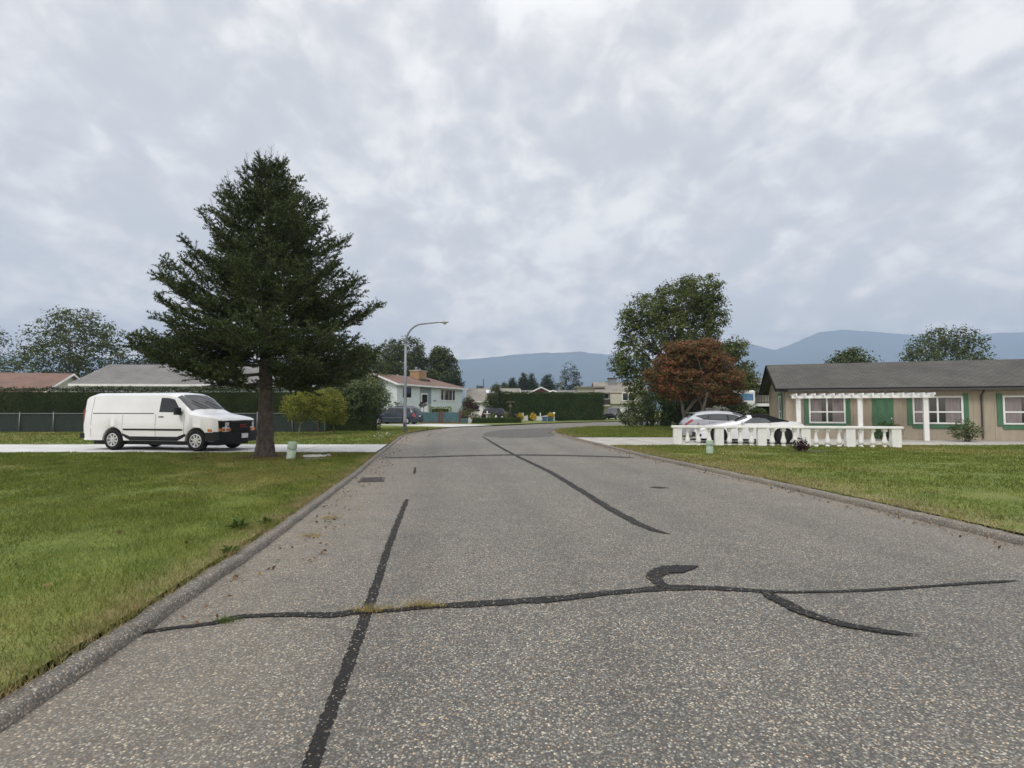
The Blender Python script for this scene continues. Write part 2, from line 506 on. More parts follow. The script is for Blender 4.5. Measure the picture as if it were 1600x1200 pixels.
class MB:
    def __init__(s):
        s.v, s.f, s.uv = [], [], {}

    def add(s, vs, fs):
        o = len(s.v)
        s.v.extend([tuple(p) for p in vs])
        s.f.extend([tuple(i + o for i in f) for f in fs])
        return s

    def box(s, c, d, rz=0.0, taper=1.0):
        cx, cy, cz = c
        hx, hy, hz = d[0] / 2, d[1] / 2, d[2] / 2
        vs = []
        for z, k in ((-hz, 1), (hz, taper)):
            for x, y in ((-hx, -hy), (hx, -hy), (hx, hy), (-hx, hy)):
                x2, y2 = x * k, y * k
                vs.append((cx + x2 * math.cos(rz) - y2 * math.sin(rz), cy + x2 * math.sin(rz) + y2 * math.cos(rz), cz + z))
        return s.add(vs, [(3, 2, 1, 0), (4, 5, 6, 7), (0, 1, 5, 4), (1, 2, 6, 5), (2, 3, 7, 6), (3, 0, 4, 7)])

    def b2(s, x0, x1, y0, y1, z0, z1):
        return s.box(((x0 + x1) / 2, (y0 + y1) / 2, (z0 + z1) / 2), (x1 - x0, y1 - y0, z1 - z0))

    def tube(s, pts, radii, n=8, cap=True):
        pts = [Vector(p) for p in pts]
        if isinstance(radii, (int, float)):
            radii = [radii] * len(pts)
        o = len(s.v)
        side = None
        for i, p in enumerate(pts):
            t = (pts[min(i + 1, len(pts) - 1)] - pts[max(i - 1, 0)])
            t = t.normalized() if t.length > 1e-9 else Vector((0, 0, 1))
            if side is None:
                ref = Vector((1, 0, 0)) if abs(t.x) < 0.8 else Vector((0, 1, 0))
                side = (ref - t * ref.dot(t)).normalized()
            else:
                side = (side - t * side.dot(t)).normalized()
            b = t.cross(side)
            for k in range(n):
                a = 2 * PI * k / n
                q = p + (side * math.cos(a) + b * math.sin(a)) * radii[i]
                s.v.append(tuple(q))
        for i in range(len(pts) - 1):
            for k in range(n):
                k2 = (k + 1) % n
                s.f.append((o + i * n + k, o + i * n + k2, o + (i + 1) * n + k2, o + (i + 1) * n + k))
        if cap:
            s.f.append(tuple(o + k for k in reversed(range(n))))
            s.f.append(tuple(o + (len(pts) - 1) * n + k for k in range(n)))
        return s

    def lathe(s, prof, c=(0, 0, 0), n=16, axis='z', cap=True):
        """prof: (radius, height) pairs"""
        o = len(s.v)
        for r, h in prof:
            for k in range(n):
                a = 2 * PI * k / n
                x, y = r * math.cos(a), r * math.sin(a)
                p = (x, y, h) if axis == 'z' else (x, h, y)
                s.v.append((c[0] + p[0], c[1] + p[1], c[2] + p[2]))
        for i in range(len(prof) - 1):
            for k in range(n):
                k2 = (k + 1) % n
                q = (o + i * n + k, o + i * n + k2, o + (i + 1) * n + k2, o + (i + 1) * n + k)
                s.f.append(q if axis == 'z' else q[::-1])
        if cap and prof[0][0] > 1e-4:
            q = tuple(o + k for k in reversed(range(n)))
            s.f.append(q if axis == 'z' else q[::-1])
        if cap and prof[-1][0] > 1e-4:
            q = tuple(o + (len(prof) - 1) * n + k for k in range(n))
            s.f.append(q if axis == 'z' else q[::-1])
        return s

    def build(s, name, mat, parent=None, smooth=False, bevel=0.0, uv=None):
        me = bpy.data.meshes.new(name)
        me.from_pydata(s.v, [], s.f)
        if uv:
            l = me.uv_layers.new(name='UVMap')
            for poly in me.polygons:
                for li in poly.loop_indices:
                    l.data[li].uv = uv(me.vertices[me.loops[li].vertex_index].co, poly.normal)
        o = link_mesh(name, me, mat, parent, smooth)
        if bevel:
            bv = o.modifiers.new('bevel', 'BEVEL')
            bv.width = bevel
            bv.segments = 2
            bv.limit_method = 'ANGLE'
        return o


def smooth_by_angle(o, ang=35):
    me = o.data
    me.polygons.foreach_set('use_smooth', [True] * len(me.polygons))
    bm = bmesh.new()
    bm.from_mesh(me)
    for ed in bm.edges:
        if len(ed.link_faces) == 2 and ed.calc_face_angle(0) > rad(ang):
            ed.smooth = False
    bm.to_mesh(me)
    bm.free()


def np_mesh(name, V, Fc):
    """V (n,3), Fc (m,k) equal-sized faces"""
    me = bpy.data.meshes.new(name)
    V = np.asarray(V, dtype=np.float32)
    Fc = np.asarray(Fc, dtype=np.int32)
    me.vertices.add(len(V))
    me.vertices.foreach_set('co', V.ravel())
    k = Fc.shape[1]
    me.loops.add(Fc.size)
    me.loops.foreach_set('vertex_index', Fc.ravel())
    me.polygons.add(len(Fc))
    me.polygons.foreach_set('loop_start', np.arange(0, Fc.size, k, dtype=np.int32))
    me.polygons.foreach_set('loop_total', np.full(len(Fc), k, dtype=np.int32))
    me.update(calc_edges=True)
    return me


def nrm(a):
    return a / np.maximum(np.linalg.norm(a, axis=1, keepdims=True), 1e-9)


def leaf_quads(C, N, size, aspect=0.55):
    """rhombic leaves: centres C, normals N, lengths size"""
    n = len(C)
    N = nrm(N)
    R = rng.normal(size=(n, 3))
    T = nrm(R - N * (R * N).sum(1, keepdims=True))
    B = np.cross(N, T)
    s = np.asarray(size).reshape(-1, 1) * np.ones((n, 1))
    V = np.empty((n, 4, 3))
    V[:, 0] = C - T * s * 0.5
    V[:, 1] = C + B * s * aspect * 0.5 + N * s * 0.06
    V[:, 2] = C + T * s * 0.5
    V[:, 3] = C - B * s * aspect * 0.5 + N * s * 0.06
    return V.reshape(-1, 3), np.arange(n * 4).reshape(n, 4)


def blob_points(blobs, n, lo=0.55, hi=1.0, keep=None):
    """points in the outer shells of ellipsoids, shared out by surface"""
    wts = np.array([b[3] * b[4] + b[4] * b[5] + b[3] * b[5] for b in blobs])
    idx = rng.choice(len(blobs), n, p=wts / wts.sum())
    Bm = np.array(blobs)[idx]
    D = nrm(rng.normal(size=(n, 3)))
    r = rng.uniform(lo ** 3, hi ** 3, n) ** (1 / 3)
    P = Bm[:, :3] + D * Bm[:, 3:6] * r[:, None]
    return P, D


def foliage_mesh(name, blobs, n_clumps, per, clump_r, leaf, up=0.5, lo=0.5, zmin=0.15, flat=0.7, aspect=0.55):
    P, D = blob_points(blobs, n_clumps, lo)
    keep = P[:, 2] > zmin
    P, D = P[keep], D[keep]
    m = len(P)
    cr_ = clump_r * rng.uniform(0.6, 1.3, m)
    off = nrm(rng.normal(size=(m * per, 3))).reshape(m, per, 3) * (rng.uniform(0, 1, (m, per, 1)) ** 0.5)
    off[:, :, 2] *= flat
    C = (P[:, None, :] + off * cr_[:, None, None]).reshape(-1, 3)
    N = (nrm(off.reshape(-1, 3)) * 0.5 + np.repeat(D, per, 0) * 0.35 + np.array([0, 0, up]) + rng.normal(size=(m * per, 3)) * 0.45)
    k = C[:, 2] > 0.05
    C, N = C[k], N[k]
    s = leaf * rng.uniform(0.6, 1.35, len(C))
    V, Fc = leaf_quads(C, N, s, aspect)
    return np_mesh(name, V, Fc), P


def tree(name, label, cat, base, r0, blobs, n_clumps, per, clump_r, leaf, lm, bark='bark2', limbs=16, group=None, up=0.5, trunk_to=0.55, lo=0.45, aspect=0.55, flat=0.7, crown_name='crown', trunk_name='trunk', stems=1, zmin=0.4):
    base = Vector(base)
    t = thing(name, label, cat, base, 0, group)
    lb = [(b[0] - base.x, b[1] - base.y, b[2] - base.z, b[3], b[4], b[5]) for b in blobs]
    me, P = foliage_mesh(crown_name, lb, n_clumps, per, clump_r, leaf, up, lo, zmin, flat, aspect)
    link_mesh(crown_name, me, LM[lm], t)
    ztop = max(b[2] + b[5] for b in lb)
    cx = sum(b[0] * b[3] for b in lb) / sum(b[3] for b in lb)
    cy = sum(b[1] * b[3] for b in lb) / sum(b[3] for b in lb)
    mb = MB()
    for si in range(stems):
        ox, oy = (0, 0) if stems == 1 else (random.uniform(-1, 1) * r0 * 2.5, random.uniform(-1, 1) * r0 * 2.5)
        top = Vector((cx * 0.6 + ox * 3, cy * 0.6 + oy * 3, ztop * trunk_to))
        pts, rs = [], []
        for i in range(7):
            f = i / 6
            pts.append(Vector((ox, oy, -0.05)).lerp(top, f) + Vector((random.uniform(-1, 1), random.uniform(-1, 1), 0)) * r0 * 0.35 * (0 < i < 6))
            rs.append(r0 * (1.3 if i == 0 else 1.0) * (1 - 0.6 * f))
        mb.tube(pts, rs, 9)
        if len(P):
            sel = rng.choice(len(P), min(limbs // stems, len(P)), replace=False)
            for j in sel:
                q = Vector(P[j])
                f = random.uniform(0.35, 1.0)
                f = min(f, max(0.25, q.z / max(top.z, 0.01) * 0.75))
                a = Vector((ox, oy, 0)).lerp(top, f)
                mid = a.lerp(q, 0.5) + Vector((random.uniform(-.12, .12), random.uniform(-.12, .12), 0.1)) * (q - a).length
                rr = r0 * (1 - 0.6 * f) * 0.5
                mb.tube([a, a.lerp(mid, .5) + Vector((0, 0, .03)), mid, q], [rr, rr * .75, rr * .5, rr * .15], 5, False)
    mb.build(trunk_name, MT[bark], t, True)
    return t


def pxblob(X, Y, d, rx, ry, dep=None):
    c = W(X, Y, d)
    k = d / F
    return (c.x, c.y, c.z, rx * k, (dep if dep else rx) * k, ry * k)


def hedge(name, label, p0, p1, thick, h, n, leaf, lm, cat='hedge', group=None, wob=0.15, z0=0.1, top_lm=None):
    """a clipped hedge between two ground points: leaf skin round an added opaque dark core"""
    p0, p1 = Vector((p0[0], p0[1], z0)), Vector((p1[0], p1[1], z0))
    L = (p1 - p0).length
    rz = math.atan2(p1.y - p0.y, p1.x - p0.x)
    t = thing(name, label, cat, p0, rz, group)
    A = [L * h, L * h, L * thick, thick * h, thick * h]
    idx = rng.choice(5, n, p=np.array(A) / sum(A))
    u, v = rng.uniform(0, 1, n), rng.uniform(0, 1, n)
    C = np.zeros((n, 3))
    N = np.zeros((n, 3))
    for i, (fx, fy, fz, nn) in enumerate([
        (u * L, v * 0 - thick / 2, v * h, (0, -1, 0.35)), (u * L, v * 0 + thick / 2, v * h, (0, 1, 0.35)),
        (u * L, (v - .5) * thick, v * 0 + h, (0, 0, 1)), (u * 0, (u - .5) * thick, v * h, (-1, 0, .35)), (u * 0 + L, (u - .5) * thick, v * h, (1, 0, .35))]):
        k = idx == i
        C[k] = np.stack([fx, fy, fz], 1)[k]
        N[k] = nn
    # bulges, with vertical ribs of the single shrubs
    wv = np.array([mnoise.noise(Vector((c[0] * 0.9, c[1] * 0.9, c[2] * 0.45))) for c in C])
    wv2 = np.array([mnoise.noise(Vector((c[0] * 3.1, c[1] * 3.1, c[2] * 0.7 + 9))) for c in C])
    C += nrm(N) * ((wv * 0.9 + wv2 * 1.2) * wob + rng.normal(0, 0.045, n) - 0.02)[:, None]
    C[:, 2] = np.maximum(C[:, 2], 0.03)
    N = N + rng.normal(size=(n, 3)) * 0.55
    V, Fc = leaf_quads(C, N, leaf * rng.uniform(0.6, 1.4, n), 0.5)
    link_mesh('foliage', np_mesh('foliage', V, Fc), LM[lm], t)
    mb = MB()
    i_ = wob * 0.9 + 0.03
    i_ = min(i_, thick * 0.3)
    mb.b2(i_, L - i_, -thick / 2 + i_, thick / 2 - i_, 0.0, h - i_)
    mb.build('twigs', LM['hedge_dark'], t)  # solid dark box added inside to block the view between the leaves
    return t


def bush(name, label, base, r, h, n_clumps, per, clump_r, leaf, lm, cat='shrub', group=None, aspect=0.55, up=0.5, flower=None, stem_h=0.35):
    """a rounded shrub standing on the ground"""
    base = Vector(base)
    b = [(base.x, base.y, base.z + h * 0.52, r, r, h * 0.5), (base.x + r * .3, base.y - r * .15, base.z + h * .42, r * .72, r * .72, h * .42), (base.x - r * .32, base.y + r * .1, base.z + h * .4, r * .7, r * .7, h * .4)]
    t = tree(name, label, cat, base, min(0.06, r * 0.12), b, n_clumps, per, clump_r, leaf, lm, 'bark2', 8, group, up, stem_h, 0.3, aspect, 0.8, 'foliage', 'stem', 2, 0.02)
    if flower:
        me, _ = foliage_mesh('blossom', [(q[0] - base.x, q[1] - base.y, q[2] - base.z, q[3], q[4], q[5]) for q in b], flower[1], 4, flower[2], flower[2], 0.6, 0.95, h * .25)
        link_mesh('blossom', me, LM[flower[0]], t)
    return t


def catmull(pts, sub):
    P = [np.array(p, float) for p in pts]
    P = [2 * P[0] - P[1]] + P + [2 * P[-1] - P[-2]]
    outp = []
    for i in range(1, len(P) - 2):
        for k in range(sub):
            t = k / sub
            a, b, c, d = P[i - 1], P[i], P[i + 1], P[i + 2]
            outp.append(0.5 * ((2 * b) + (c - a) * t + (2 * a - 5 * b + 4 * c - d) * t * t + (3 * b - a - 3 * c + d) * t ** 3))
    outp.append(P[-2])
    return np.array(outp)


def set_attr(me, name, vals):
    a = me.attributes.new(name, 'FLOAT', 'POINT')
    a.data.foreach_set('value', np.asarray(vals, dtype=np.float32))


def struct(name, me, mat, smooth=False):
    o = link_mesh(name, me, mat, None, smooth)
    o['kind'] = 'structure'
    return o


# ================================================================== GROUND, ROAD, KERBS
LP = [(-2.3, -12), (-2.4, 0), (-2.72, 5), (-3.15, 8.5), (-3.75, 13), (-4.4, 17.2), (-5.0, 21.6), (-5.8, 27), (-6.4, 32), (-6.35, 36), (-5.8, 41), (-4.9, 45.5), (-2.9, 48.6), (-1.2, 50.8), (1.2, 54.5), (4, 58.6), (7, 62), (11, 66), (16, 69.5), (24, 74), (40, 81), (70, 90)]
RP = [(6.3, -12), (6.2, 0), (5.95, 5), (5.65, 8.5), (5.05, 13), (4.4, 17.2), (3.95, 21.6), (3.4, 27), (2.95, 32), (2.8, 35), (3.0, 37.5), (3.55, 39.5), (4.3, 41.8), (5.4, 43.8), (7, 46.2), (9.9, 50.2), (14, 54.3), (20, 59), (28, 64), (34, 67.5), (48, 73.5), (76, 82)]
LS, RS = catmull(LP, 8), catmull(RP, 8)
NL = len(LS)
NC = 64
us = np.linspace(0, 1, NC + 1)
V = (LS[:, None, :] * (1 - us)[None, :, None] + RS[:, None, :] * us[None, :, None]).reshape(-1, 2)
wid = np.linalg.norm(RS - LS, axis=1)
edge = np.minimum(us[None, :], 1 - us[None, :]) * wid[:, None]
edgeL = np.clip(1.3 - us[None, :] * wid[:, None] / 1.6, 0, 1)
edgeR = np.clip(1.25 - (1 - us)[None, :] * wid[:, None] / 0.85, 0, 1)
ed = np.maximum(edgeL, edgeR).ravel()
quads = []
for i in range(NL - 1):
    for j in range(NC):
        a = i * (NC + 1) + j
        quads.append((a, a + 1, a + NC + 2, a + NC + 1))
V3 = np.c_[V, np.zeros(len(V))]
me = np_mesh('road', V3, quads)
set_attr(me, 'edge', ed)
trk = np.zeros((NL, NC + 1))
for f_ in (.20, .375, .62, .80):
    trk += np.exp(-((us[None, :] - f_) * wid[:, None] / 0.30) ** 2)
set_attr(me, 'track', trk.ravel())
struct('road', me, MT['road'])


def xl(y):
    k = LS[:, 1] < 48
    return float(np.interp(y, LS[k][:, 1], LS[k][:, 0]))


def xr(y):
    k = RS[:, 1] < 37
    return float(np.interp(y, RS[k][:, 1], RS[k][:, 0]))


def normals2(S, sign):
    T = np.gradient(S, axis=0)
    T /= np.linalg.norm(T, axis=1, keepdims=True)
    return np.c_[-T[:, 1], T[:, 0]] * sign


def kerb(name, S, sign, i0, i1, h, wdt):
    Nn = normals2(S, sign)
    prof = [(-0.05, 0.003), (-0.042, h * .6), (-0.02, h * .95), (0.02, h), (wdt - .03, h), (wdt, h * .8), (wdt + .01, -0.05)]
    S2, N2 = S[i0:i1], Nn[i0:i1]
    # resample finer so the rim can wobble
    tt = np.linspace(0, len(S2) - 1, (len(S2) - 1) * 6 + 1)
    S3 = np.c_[np.interp(tt, range(len(S2)), S2[:, 0]), np.interp(tt, range(len(S2)), S2[:, 1])]
    N3 = np.c_[np.interp(tt, range(len(S2)), N2[:, 0]), np.interp(tt, range(len(S2)), N2[:, 1])]
    vs = []
    for p, n_ in zip(S3, N3):
        j = mnoise.noise(Vector((p[0] * 2, p[1] * 2, 0))) * 0.02 + mnoise.noise(Vector((p[0] * 9, p[1] * 9, 4))) * 0.014
        hf_ = 1 if p[1] < 24 else max(.55, 1 - (p[1] - 24) / 30)
        for o_, z in prof:
            z = z * hf_ if z > .005 else z
            vs.append((p[0] + n_[0] * (o_ + j), p[1] + n_[1] * (o_ + j), z + (j * 0.5 if z > 0.02 else 0)))
    k = len(prof)
    fs = []
    for i in range(len(S3) - 1):
        for j in range(k - 1):
            q = (i * k + j, i * k + j + 1, (i + 1) * k + j + 1, (i + 1) * k + j)
            fs.append(q if sign < 0 else q[::-1])
    me = np_mesh(name, vs, fs)
    set_attr(me, 'edge', [0.8 if name == 'kerb_left' else 1.0] * len(vs))
    return struct(name, me, MT['kerb'], True)


kerb('kerb_left', LS, 1, 0, 96, 0.08, 0.10)
kerb('kerb_right', RS, -1, 0, 21 * 8, 0.09, 0.12)


def ngon(name, pts, z, mat, attr=0.0):
    bm = bmesh.new()
    vs = [bm.verts.new((p[0], p[1], z)) for p in pts]
    es = [bm.edges.new((vs[i], vs[(i + 1) % len(vs)])) for i in range(len(vs))]
    bmesh.ops.triangle_fill(bm, edges=es, use_beauty=True, normal=(0, 0, 1))
    for f in bm.faces:
        if f.normal.z < 0:
            f.normal_flip()
    me = bpy.data.meshes.new(name)
    bm.to_mesh(me)
    bm.free()
    set_attr(me, 'edge', [attr] * len(me.vertices))
    return struct(name, me, mat)


def lawn_strip(name, fx, y0, y1, side, far=75, z=0.10):
    ys = np.linspace(y0, y1, max(2, int((y1 - y0) / 0.3)))
    cs = np.concatenate([[0], np.geomspace(0.12, far, 28)])
    vs, ee = [], []
    for y in ys:
        e0 = fx(y) + side * 0.12
        for c in cs:
            x = e0 + side * c
            vs.append((x, y, z + (0.012 + 0.02 * min(1, c / 3)) * mnoise.noise(Vector((x * .6, y * .6, 3)))))
            ee.append(max(0, 1 - c / (1.3 if side > 0 else 0.45)) * 0.95)
    k = len(cs)
    fs = []
    for i in range(len(ys) - 1):
        for j in range(k - 1):
            q = (i * k + j, i * k + j + 1, (i + 1) * k + j + 1, (i + 1) * k + j)
            fs.append(q if side > 0 else q[::-1])
    me = np_mesh(name, vs, fs)
    set_attr(me, 'edge', ee)
    return struct(name, me, MT['lawn'], True)


def Lseg(y0, y1):
    k = (LS[:, 1] > y0) & (LS[:, 1] < y1) & (np.arange(NL) < 96)
    nn = normals2(LS, 1)
    return [tuple(p) for p in (LS + nn * 0.12)[k]]


lawn_strip('lawn_left', xl, -12, 18.1, -1)
lawn_strip('lawn_left_far', xl, 22.3, 43.6, -1)
lawn_strip('lawn_right', xr, -12, 21.85, 1)
# the corner lawn on the right, inside the bend
rn = normals2(RS, -1)
Rin = (RS + rn * 0.1)
kk = (RS[:, 1] > 28.3)
ngon('lawn_right_far', [(xr(28.3) + .1, 28.3)] + [tuple(p) for p in Rin[kk]] + [(120, 82), (120, 28.3)], 0.10, MT['lawn'])
# driveways
ngon('driveway_left', [(xl(18.1) - .12, 18.1), (xl(20) - .12, 20.0), (xl(22.3) - .12, 22.3), (-80, 22.3), (-80, 18.1)], 0.096, MT['concrete'])
ngon('driveway_right', [(xr(21.85) + .1, 21.85), (xr(25) + .1, 25), (xr(28.3) + .1, 28.3), (120, 28.3), (120, 21.85)], 0.075, MT['concrete_tan'])
ngon('lawn_strip_left', [(xl(43.6) - .12, 43.6), (xl(44.9) - .1, 44.9), (-13, 51), (-75, 53), (-75, 43.6)], 0.10, MT['lawn'])
lo = normals2(LS, 1)
Lout = LS + lo * 0.05
kd = [tuple(p) for p in Lout if 44.9 < p[1] < 50.2 and p[0] < 0]
ngon('driveway_far', [(-75, 53), (-13, 51), (xl(44.9) - .1, 44.9)] + kd + [(-3.0, 52.2), (-8, 54.8), (-75, 60)], 0.09, MT['concrete'])
kd2 = [tuple(p) for p in Lout if p[1] > 50.2]
ngon('yard_far', [(-75, 60), (-8, 54.8), (-3.0, 52.2)] + kd2 + [(120, 90), (120, 240), (-160, 240), (-160, 60)], 0.10, MT['lawn'])
# joints cut into the driveways
for nm, pts in (('driveway_joint', [((-80, 20.2), (xl(20.2) - .2, 20.2))] + [((x, 18.15), (x - .02, 22.25)) for x in (-7.6, -10.6, -13.6, -16.6, -19.6)]),):
    mb = MB()
    for (a, b) in pts:
        d = Vector((b[0] - a[0], b[1] - a[1], 0)).normalized()
        n_ = Vector((-d.y, d.x, 0)) * 0.012
        mb.add([(a[0] - n_.x, a[1] - n_.y, .1), (b[0] - n_.x, b[1] - n_.y, .1), (b[0] + n_.x, b[1] + n_.y, .1), (a[0] + n_.x, a[1] + n_.y, .1)], [(0, 1, 2, 3)])
    o = mb.build('driveway_joints', MT['joint'])
    o['kind'] = 'structure'
mb = MB()
for (a, b) in [((4.6, 24.6), (40, 23.6)), ((6.4, 21.95), (5.6, 28.2)), ((9.6, 21.95), (9.3, 28.2)), ((5.1, 21.95), (4.2, 28.2))]:
    d = Vector((b[0] - a[0], b[1] - a[1], 0)).normalized()
    n_ = Vector((-d.y, d.x, 0)) * 0.015
    mb.add([(a[0] - n_.x, a[1] - n_.y, .079), (b[0] - n_.x, b[1] - n_.y, .079), (b[0] + n_.x, b[1] + n_.y, .079), (a[0] + n_.x, a[1] + n_.y, .079)], [(0, 1, 2, 3)])
o = mb.build('driveway_joints', MT['joint'])
o['kind'] = 'structure'

# the land out to the foot of the mountains
mb = MB()
mb.add([(-9000, -600, -0.08), (9000, -600, -0.08), (9000, 9000, -0.08), (-9000, 9000, -0.08)], [(0, 1, 2, 3)])
o = mb.build('ground', MT['lawn'])
o['kind'] = 'structure'

# darker resurfaced area in the bend
pp = [G(*q) for q in ((752, 679.5), (758, 676.5), (768, 673.8), (790, 671.3), (820, 669.9), (850, 669), (880, 668.2), (905, 667.4))]
pin = [(3.5, 40.2), (3.0, 38.4), (2.72, 36.4), (2.65, 33.6), (2.5, 31.2)]
pb = [G(*q) for q in ((850, 683.2), (820, 684.2), (785, 684), (760, 682.3))]
ngon('road_patch', [(p[0], p[1]) for p in pp] + [(6.2, 46.2), (4.6, 43.4), (3.7, 41.5)] + pin + [(p[0], p[1]) for p in pb], 0.004, MT['patch'])


# tar lines over the cracks
def ribbon(name, pts, z=0.008, sub=14, jit=0.15, mat='tar'):
    """pts: photo pixel x, y and the line's pixel height/width there -> metres"""
    Wd = []
    for (X, Y, wpx, horiz) in pts:
        p = G(X, Y)
        d = p.y
        wm = wpx * d / F if not horiz else abs(G(X, Y + wpx / 2).y - G(X, Y - wpx / 2).y)
        Wd.append((p.x, p.y, wm))
    S = catmull(Wd, sub)
    seg = np.r_[0, np.cumsum(np.linalg.norm(np.diff(S[:, :2], axis=0), axis=1))]
    q_ = np.linspace(0, seg[-1], int(seg[-1] / 0.018) + 2)
    S = np.c_[np.interp(q_, seg, S[:, 0]), np.interp(q_, seg, S[:, 1]), np.interp(q_, seg, S[:, 2])]
    T = np.gradient(S[:, :2], axis=0)
    T /= np.maximum(np.linalg.norm(T, axis=1, keepdims=True), 1e-6)
    Nn = np.c_[-T[:, 1], T[:, 0]]
    vs, fs = [], []
    for i, (p, n_) in enumerate(zip(S, Nn)):
        taper = min(1, (i + .5) / 9, (len(S) - i - .5) / 9) ** .5
        h = max(0.004, p[2] / 2 * taper)
        e1 = mnoise.noise(Vector((p[0] * 5, p[1] * 5, 1))) * .5 + mnoise.noise(Vector((p[0] * 24, p[1] * 24, 2))) * .35
        e2 = mnoise.noise(Vector((p[0] * 5, p[1] * 5, 7))) * .5 + mnoise.noise(Vector((p[0] * 24, p[1] * 24, 8))) * .35
        a = h * (1 + e1 * .6 + random.uniform(-jit, jit))
        b = h * (1 + e2 * .6 + random.uniform(-jit, jit))
        vs += [(p[0] + n_[0] * a, p[1] + n_[1] * a, z), (p[0] - n_[0] * b, p[1] - n_[1] * b, z)]
    for i in range(len(S) - 1):
        fs.append((2 * i, 2 * i + 1, 2 * i + 3, 2 * i + 2))
    me = np_mesh(name, vs, fs)
    for pl in me.polygons:
        if pl.normal.z < 0:
            pl.flip()
    return struct(name, me, MT[mat])


ribbon('tar_line', [(636, 780, 7, 0), (622, 815, 9, 0), (605, 860, 11, 0), (591, 905, 13, 0), (575, 950, 16, 0), (556, 1005, 19, 0), (530, 1075, 21, 0), (505, 1140, 23, 0), (484, 1200, 25, 0), (444, 1310, 30, 0)], 0.004)
ribbon('tar_line', [(70, 1012, 4, 1), (160, 1000, 5, 1), (250, 985, 5, 1), (330, 975, 5, 1), (372, 965, 6, 1), (410, 962.5, 6, 1), (470, 961, 6, 1), (520, 961, 8, 1), (560, 956, 8, 1), (600, 955, 5, 1), (690, 947.5, 6, 1), (740, 945, 8, 1), (800, 941, 8, 1), (870, 936, 8, 1), (950, 927.5, 6, 1), (1000, 923, 6, 1), (1040, 919.5, 8, 1), (1090, 919, 6, 1), (1150, 921.5, 6, 1), (1200, 925, 4, 1), (1250, 926, 3, 1), (1330, 924, 3, 1), (1420, 919, 3, 1), (1520, 912, 3, 1), (1590, 908, 2, 1)])
ribbon('tar_line', [(1188, 924, 4, 1), (1202, 930, 8, 1), (1222, 942, 9, 1), (1255, 958, 9, 1), (1310, 975, 9, 1), (1380, 988, 7, 1), (1440, 995, 4, 1)], 0.012)
ribbon('tar_line', [(1041, 922, 20, 0), (1030, 910, 20, 0), (1022, 902, 24, 0), (1031, 894.5, 26, 0), (1044, 891, 12, 1), (1056, 890, 11, 1), (1072, 888, 8, 1), (1092, 886, 3, 1)], 0.012)
ribbon('tar_line', [(754, 682, 3, 0), (775, 695, 5, 0), (800, 709, 6, 0), (825, 721, 7, 0), (860, 738, 9, 0), (905, 765, 11, 0), (945, 790, 14, 0), (990, 815, 15, 0), (1020, 828, 13, 0), (1045, 835, 8, 0)])
ribbon('tar_line', [(600, 715, 1.2, 1), (650, 714.5, 1.5, 1), (700, 713, 1.8, 1), (760, 711.5, 1.8, 1), (800, 711, 2, 1), (860, 711.5, 1.8, 1), (930, 713, 1.6, 1), (990, 715, 1.5, 1)], 0.004)
ribbon('tar_line', [(649, 730, 3, 0), (648, 736, 4, 0), (647, 741, 4, 0)], 0.004)
ribbon('tar_line', [(1015, 761.5, 2, 1), (1030, 762, 2.6, 1), (1045, 762.5, 1.6, 1)], 0.004)
ribbon('tar_line', [(668, 682, 1.2, 0), (672, 679, 1.4, 0), (682, 675.5, 1.0, 0)], 0.004)


# grass
def grass(name, fx, side, y0, y1, x_far, n, h, bw):
    ys = y0 + (y1 - y0) * rng.uniform(0, 1, n)
    xs = np.abs(rng.uniform(0, 1, n)) ** 1.25 * x_far
    e0 = np.array([fx(y) for y in np.linspace(y0, y1, 200)])
    ex = np.interp(ys, np.linspace(y0, y1, 200), e0)
    X = ex + side * (0.03 + xs)
    ok = np.abs(X) / np.maximum(ys, 0.5) < 1.12
    X, ys, xs = X[ok], ys[ok], xs[ok]
    n = len(X)
    a = rng.uniform(0, 2 * PI, n)
    hh = h * rng.uniform(0.45, 1.25, n)
    pn = np.array([mnoise.noise(Vector((x * 1.3, y * 1.3, 1))) for x, y in zip(X, ys)])
    hh *= 1 + 0.8 * pn
    lean = rng.normal(0, 0.5, (n, 2)) * hh[:, None]
    bwv = bw * rng.uniform(0.7, 1.3, n) * np.clip(np.hypot(X, ys) / 10, 0.7, 3)
    z = np.full(n, 0.098)
    V = np.empty((n, 3, 3))
    V[:, 0] = np.c_[X - np.cos(a) * bwv, ys - np.sin(a) * bwv, z]
    V[:, 1] = np.c_[X + np.cos(a) * bwv, ys + np.sin(a) * bwv, z]
    V[:, 2] = np.c_[X + lean[:, 0], ys + lean[:, 1], z + hh]
    me = np_mesh(name, V.reshape(-1, 3), np.arange(n * 3).reshape(n, 3))
    set_attr(me, 'edge', np.repeat(np.clip(1 - xs / (1.3 if side > 0 else 0.45), 0, 1) * 0.95, 3))
    o = link_mesh(name, me, MT['blades'])
    return tag(o, 'short green lawn grass growing behind the kerb', 'grass', kind='stuff')


grass('grass', xl, -1, 1.5, 9.0, 9, 150000, 0.05, 0.0035)
grass('grass', xl, -1, 9.0, 18.0, 18, 190000, 0.05, 0.005)
grass('grass', xl, -1, 22.4, 43, 40, 90000, 0.06, 0.008)
grass('grass', xr, 1, 3.0, 21.7, 22, 170000, 0.05, 0.006)


kx = RS[:, 1] < 60
grass('grass', lambda y: float(np.interp(y, RS[kx][:, 1], RS[kx][:, 0])), 1, 28.4, 46, 26, 110000, 0.06, 0.009)


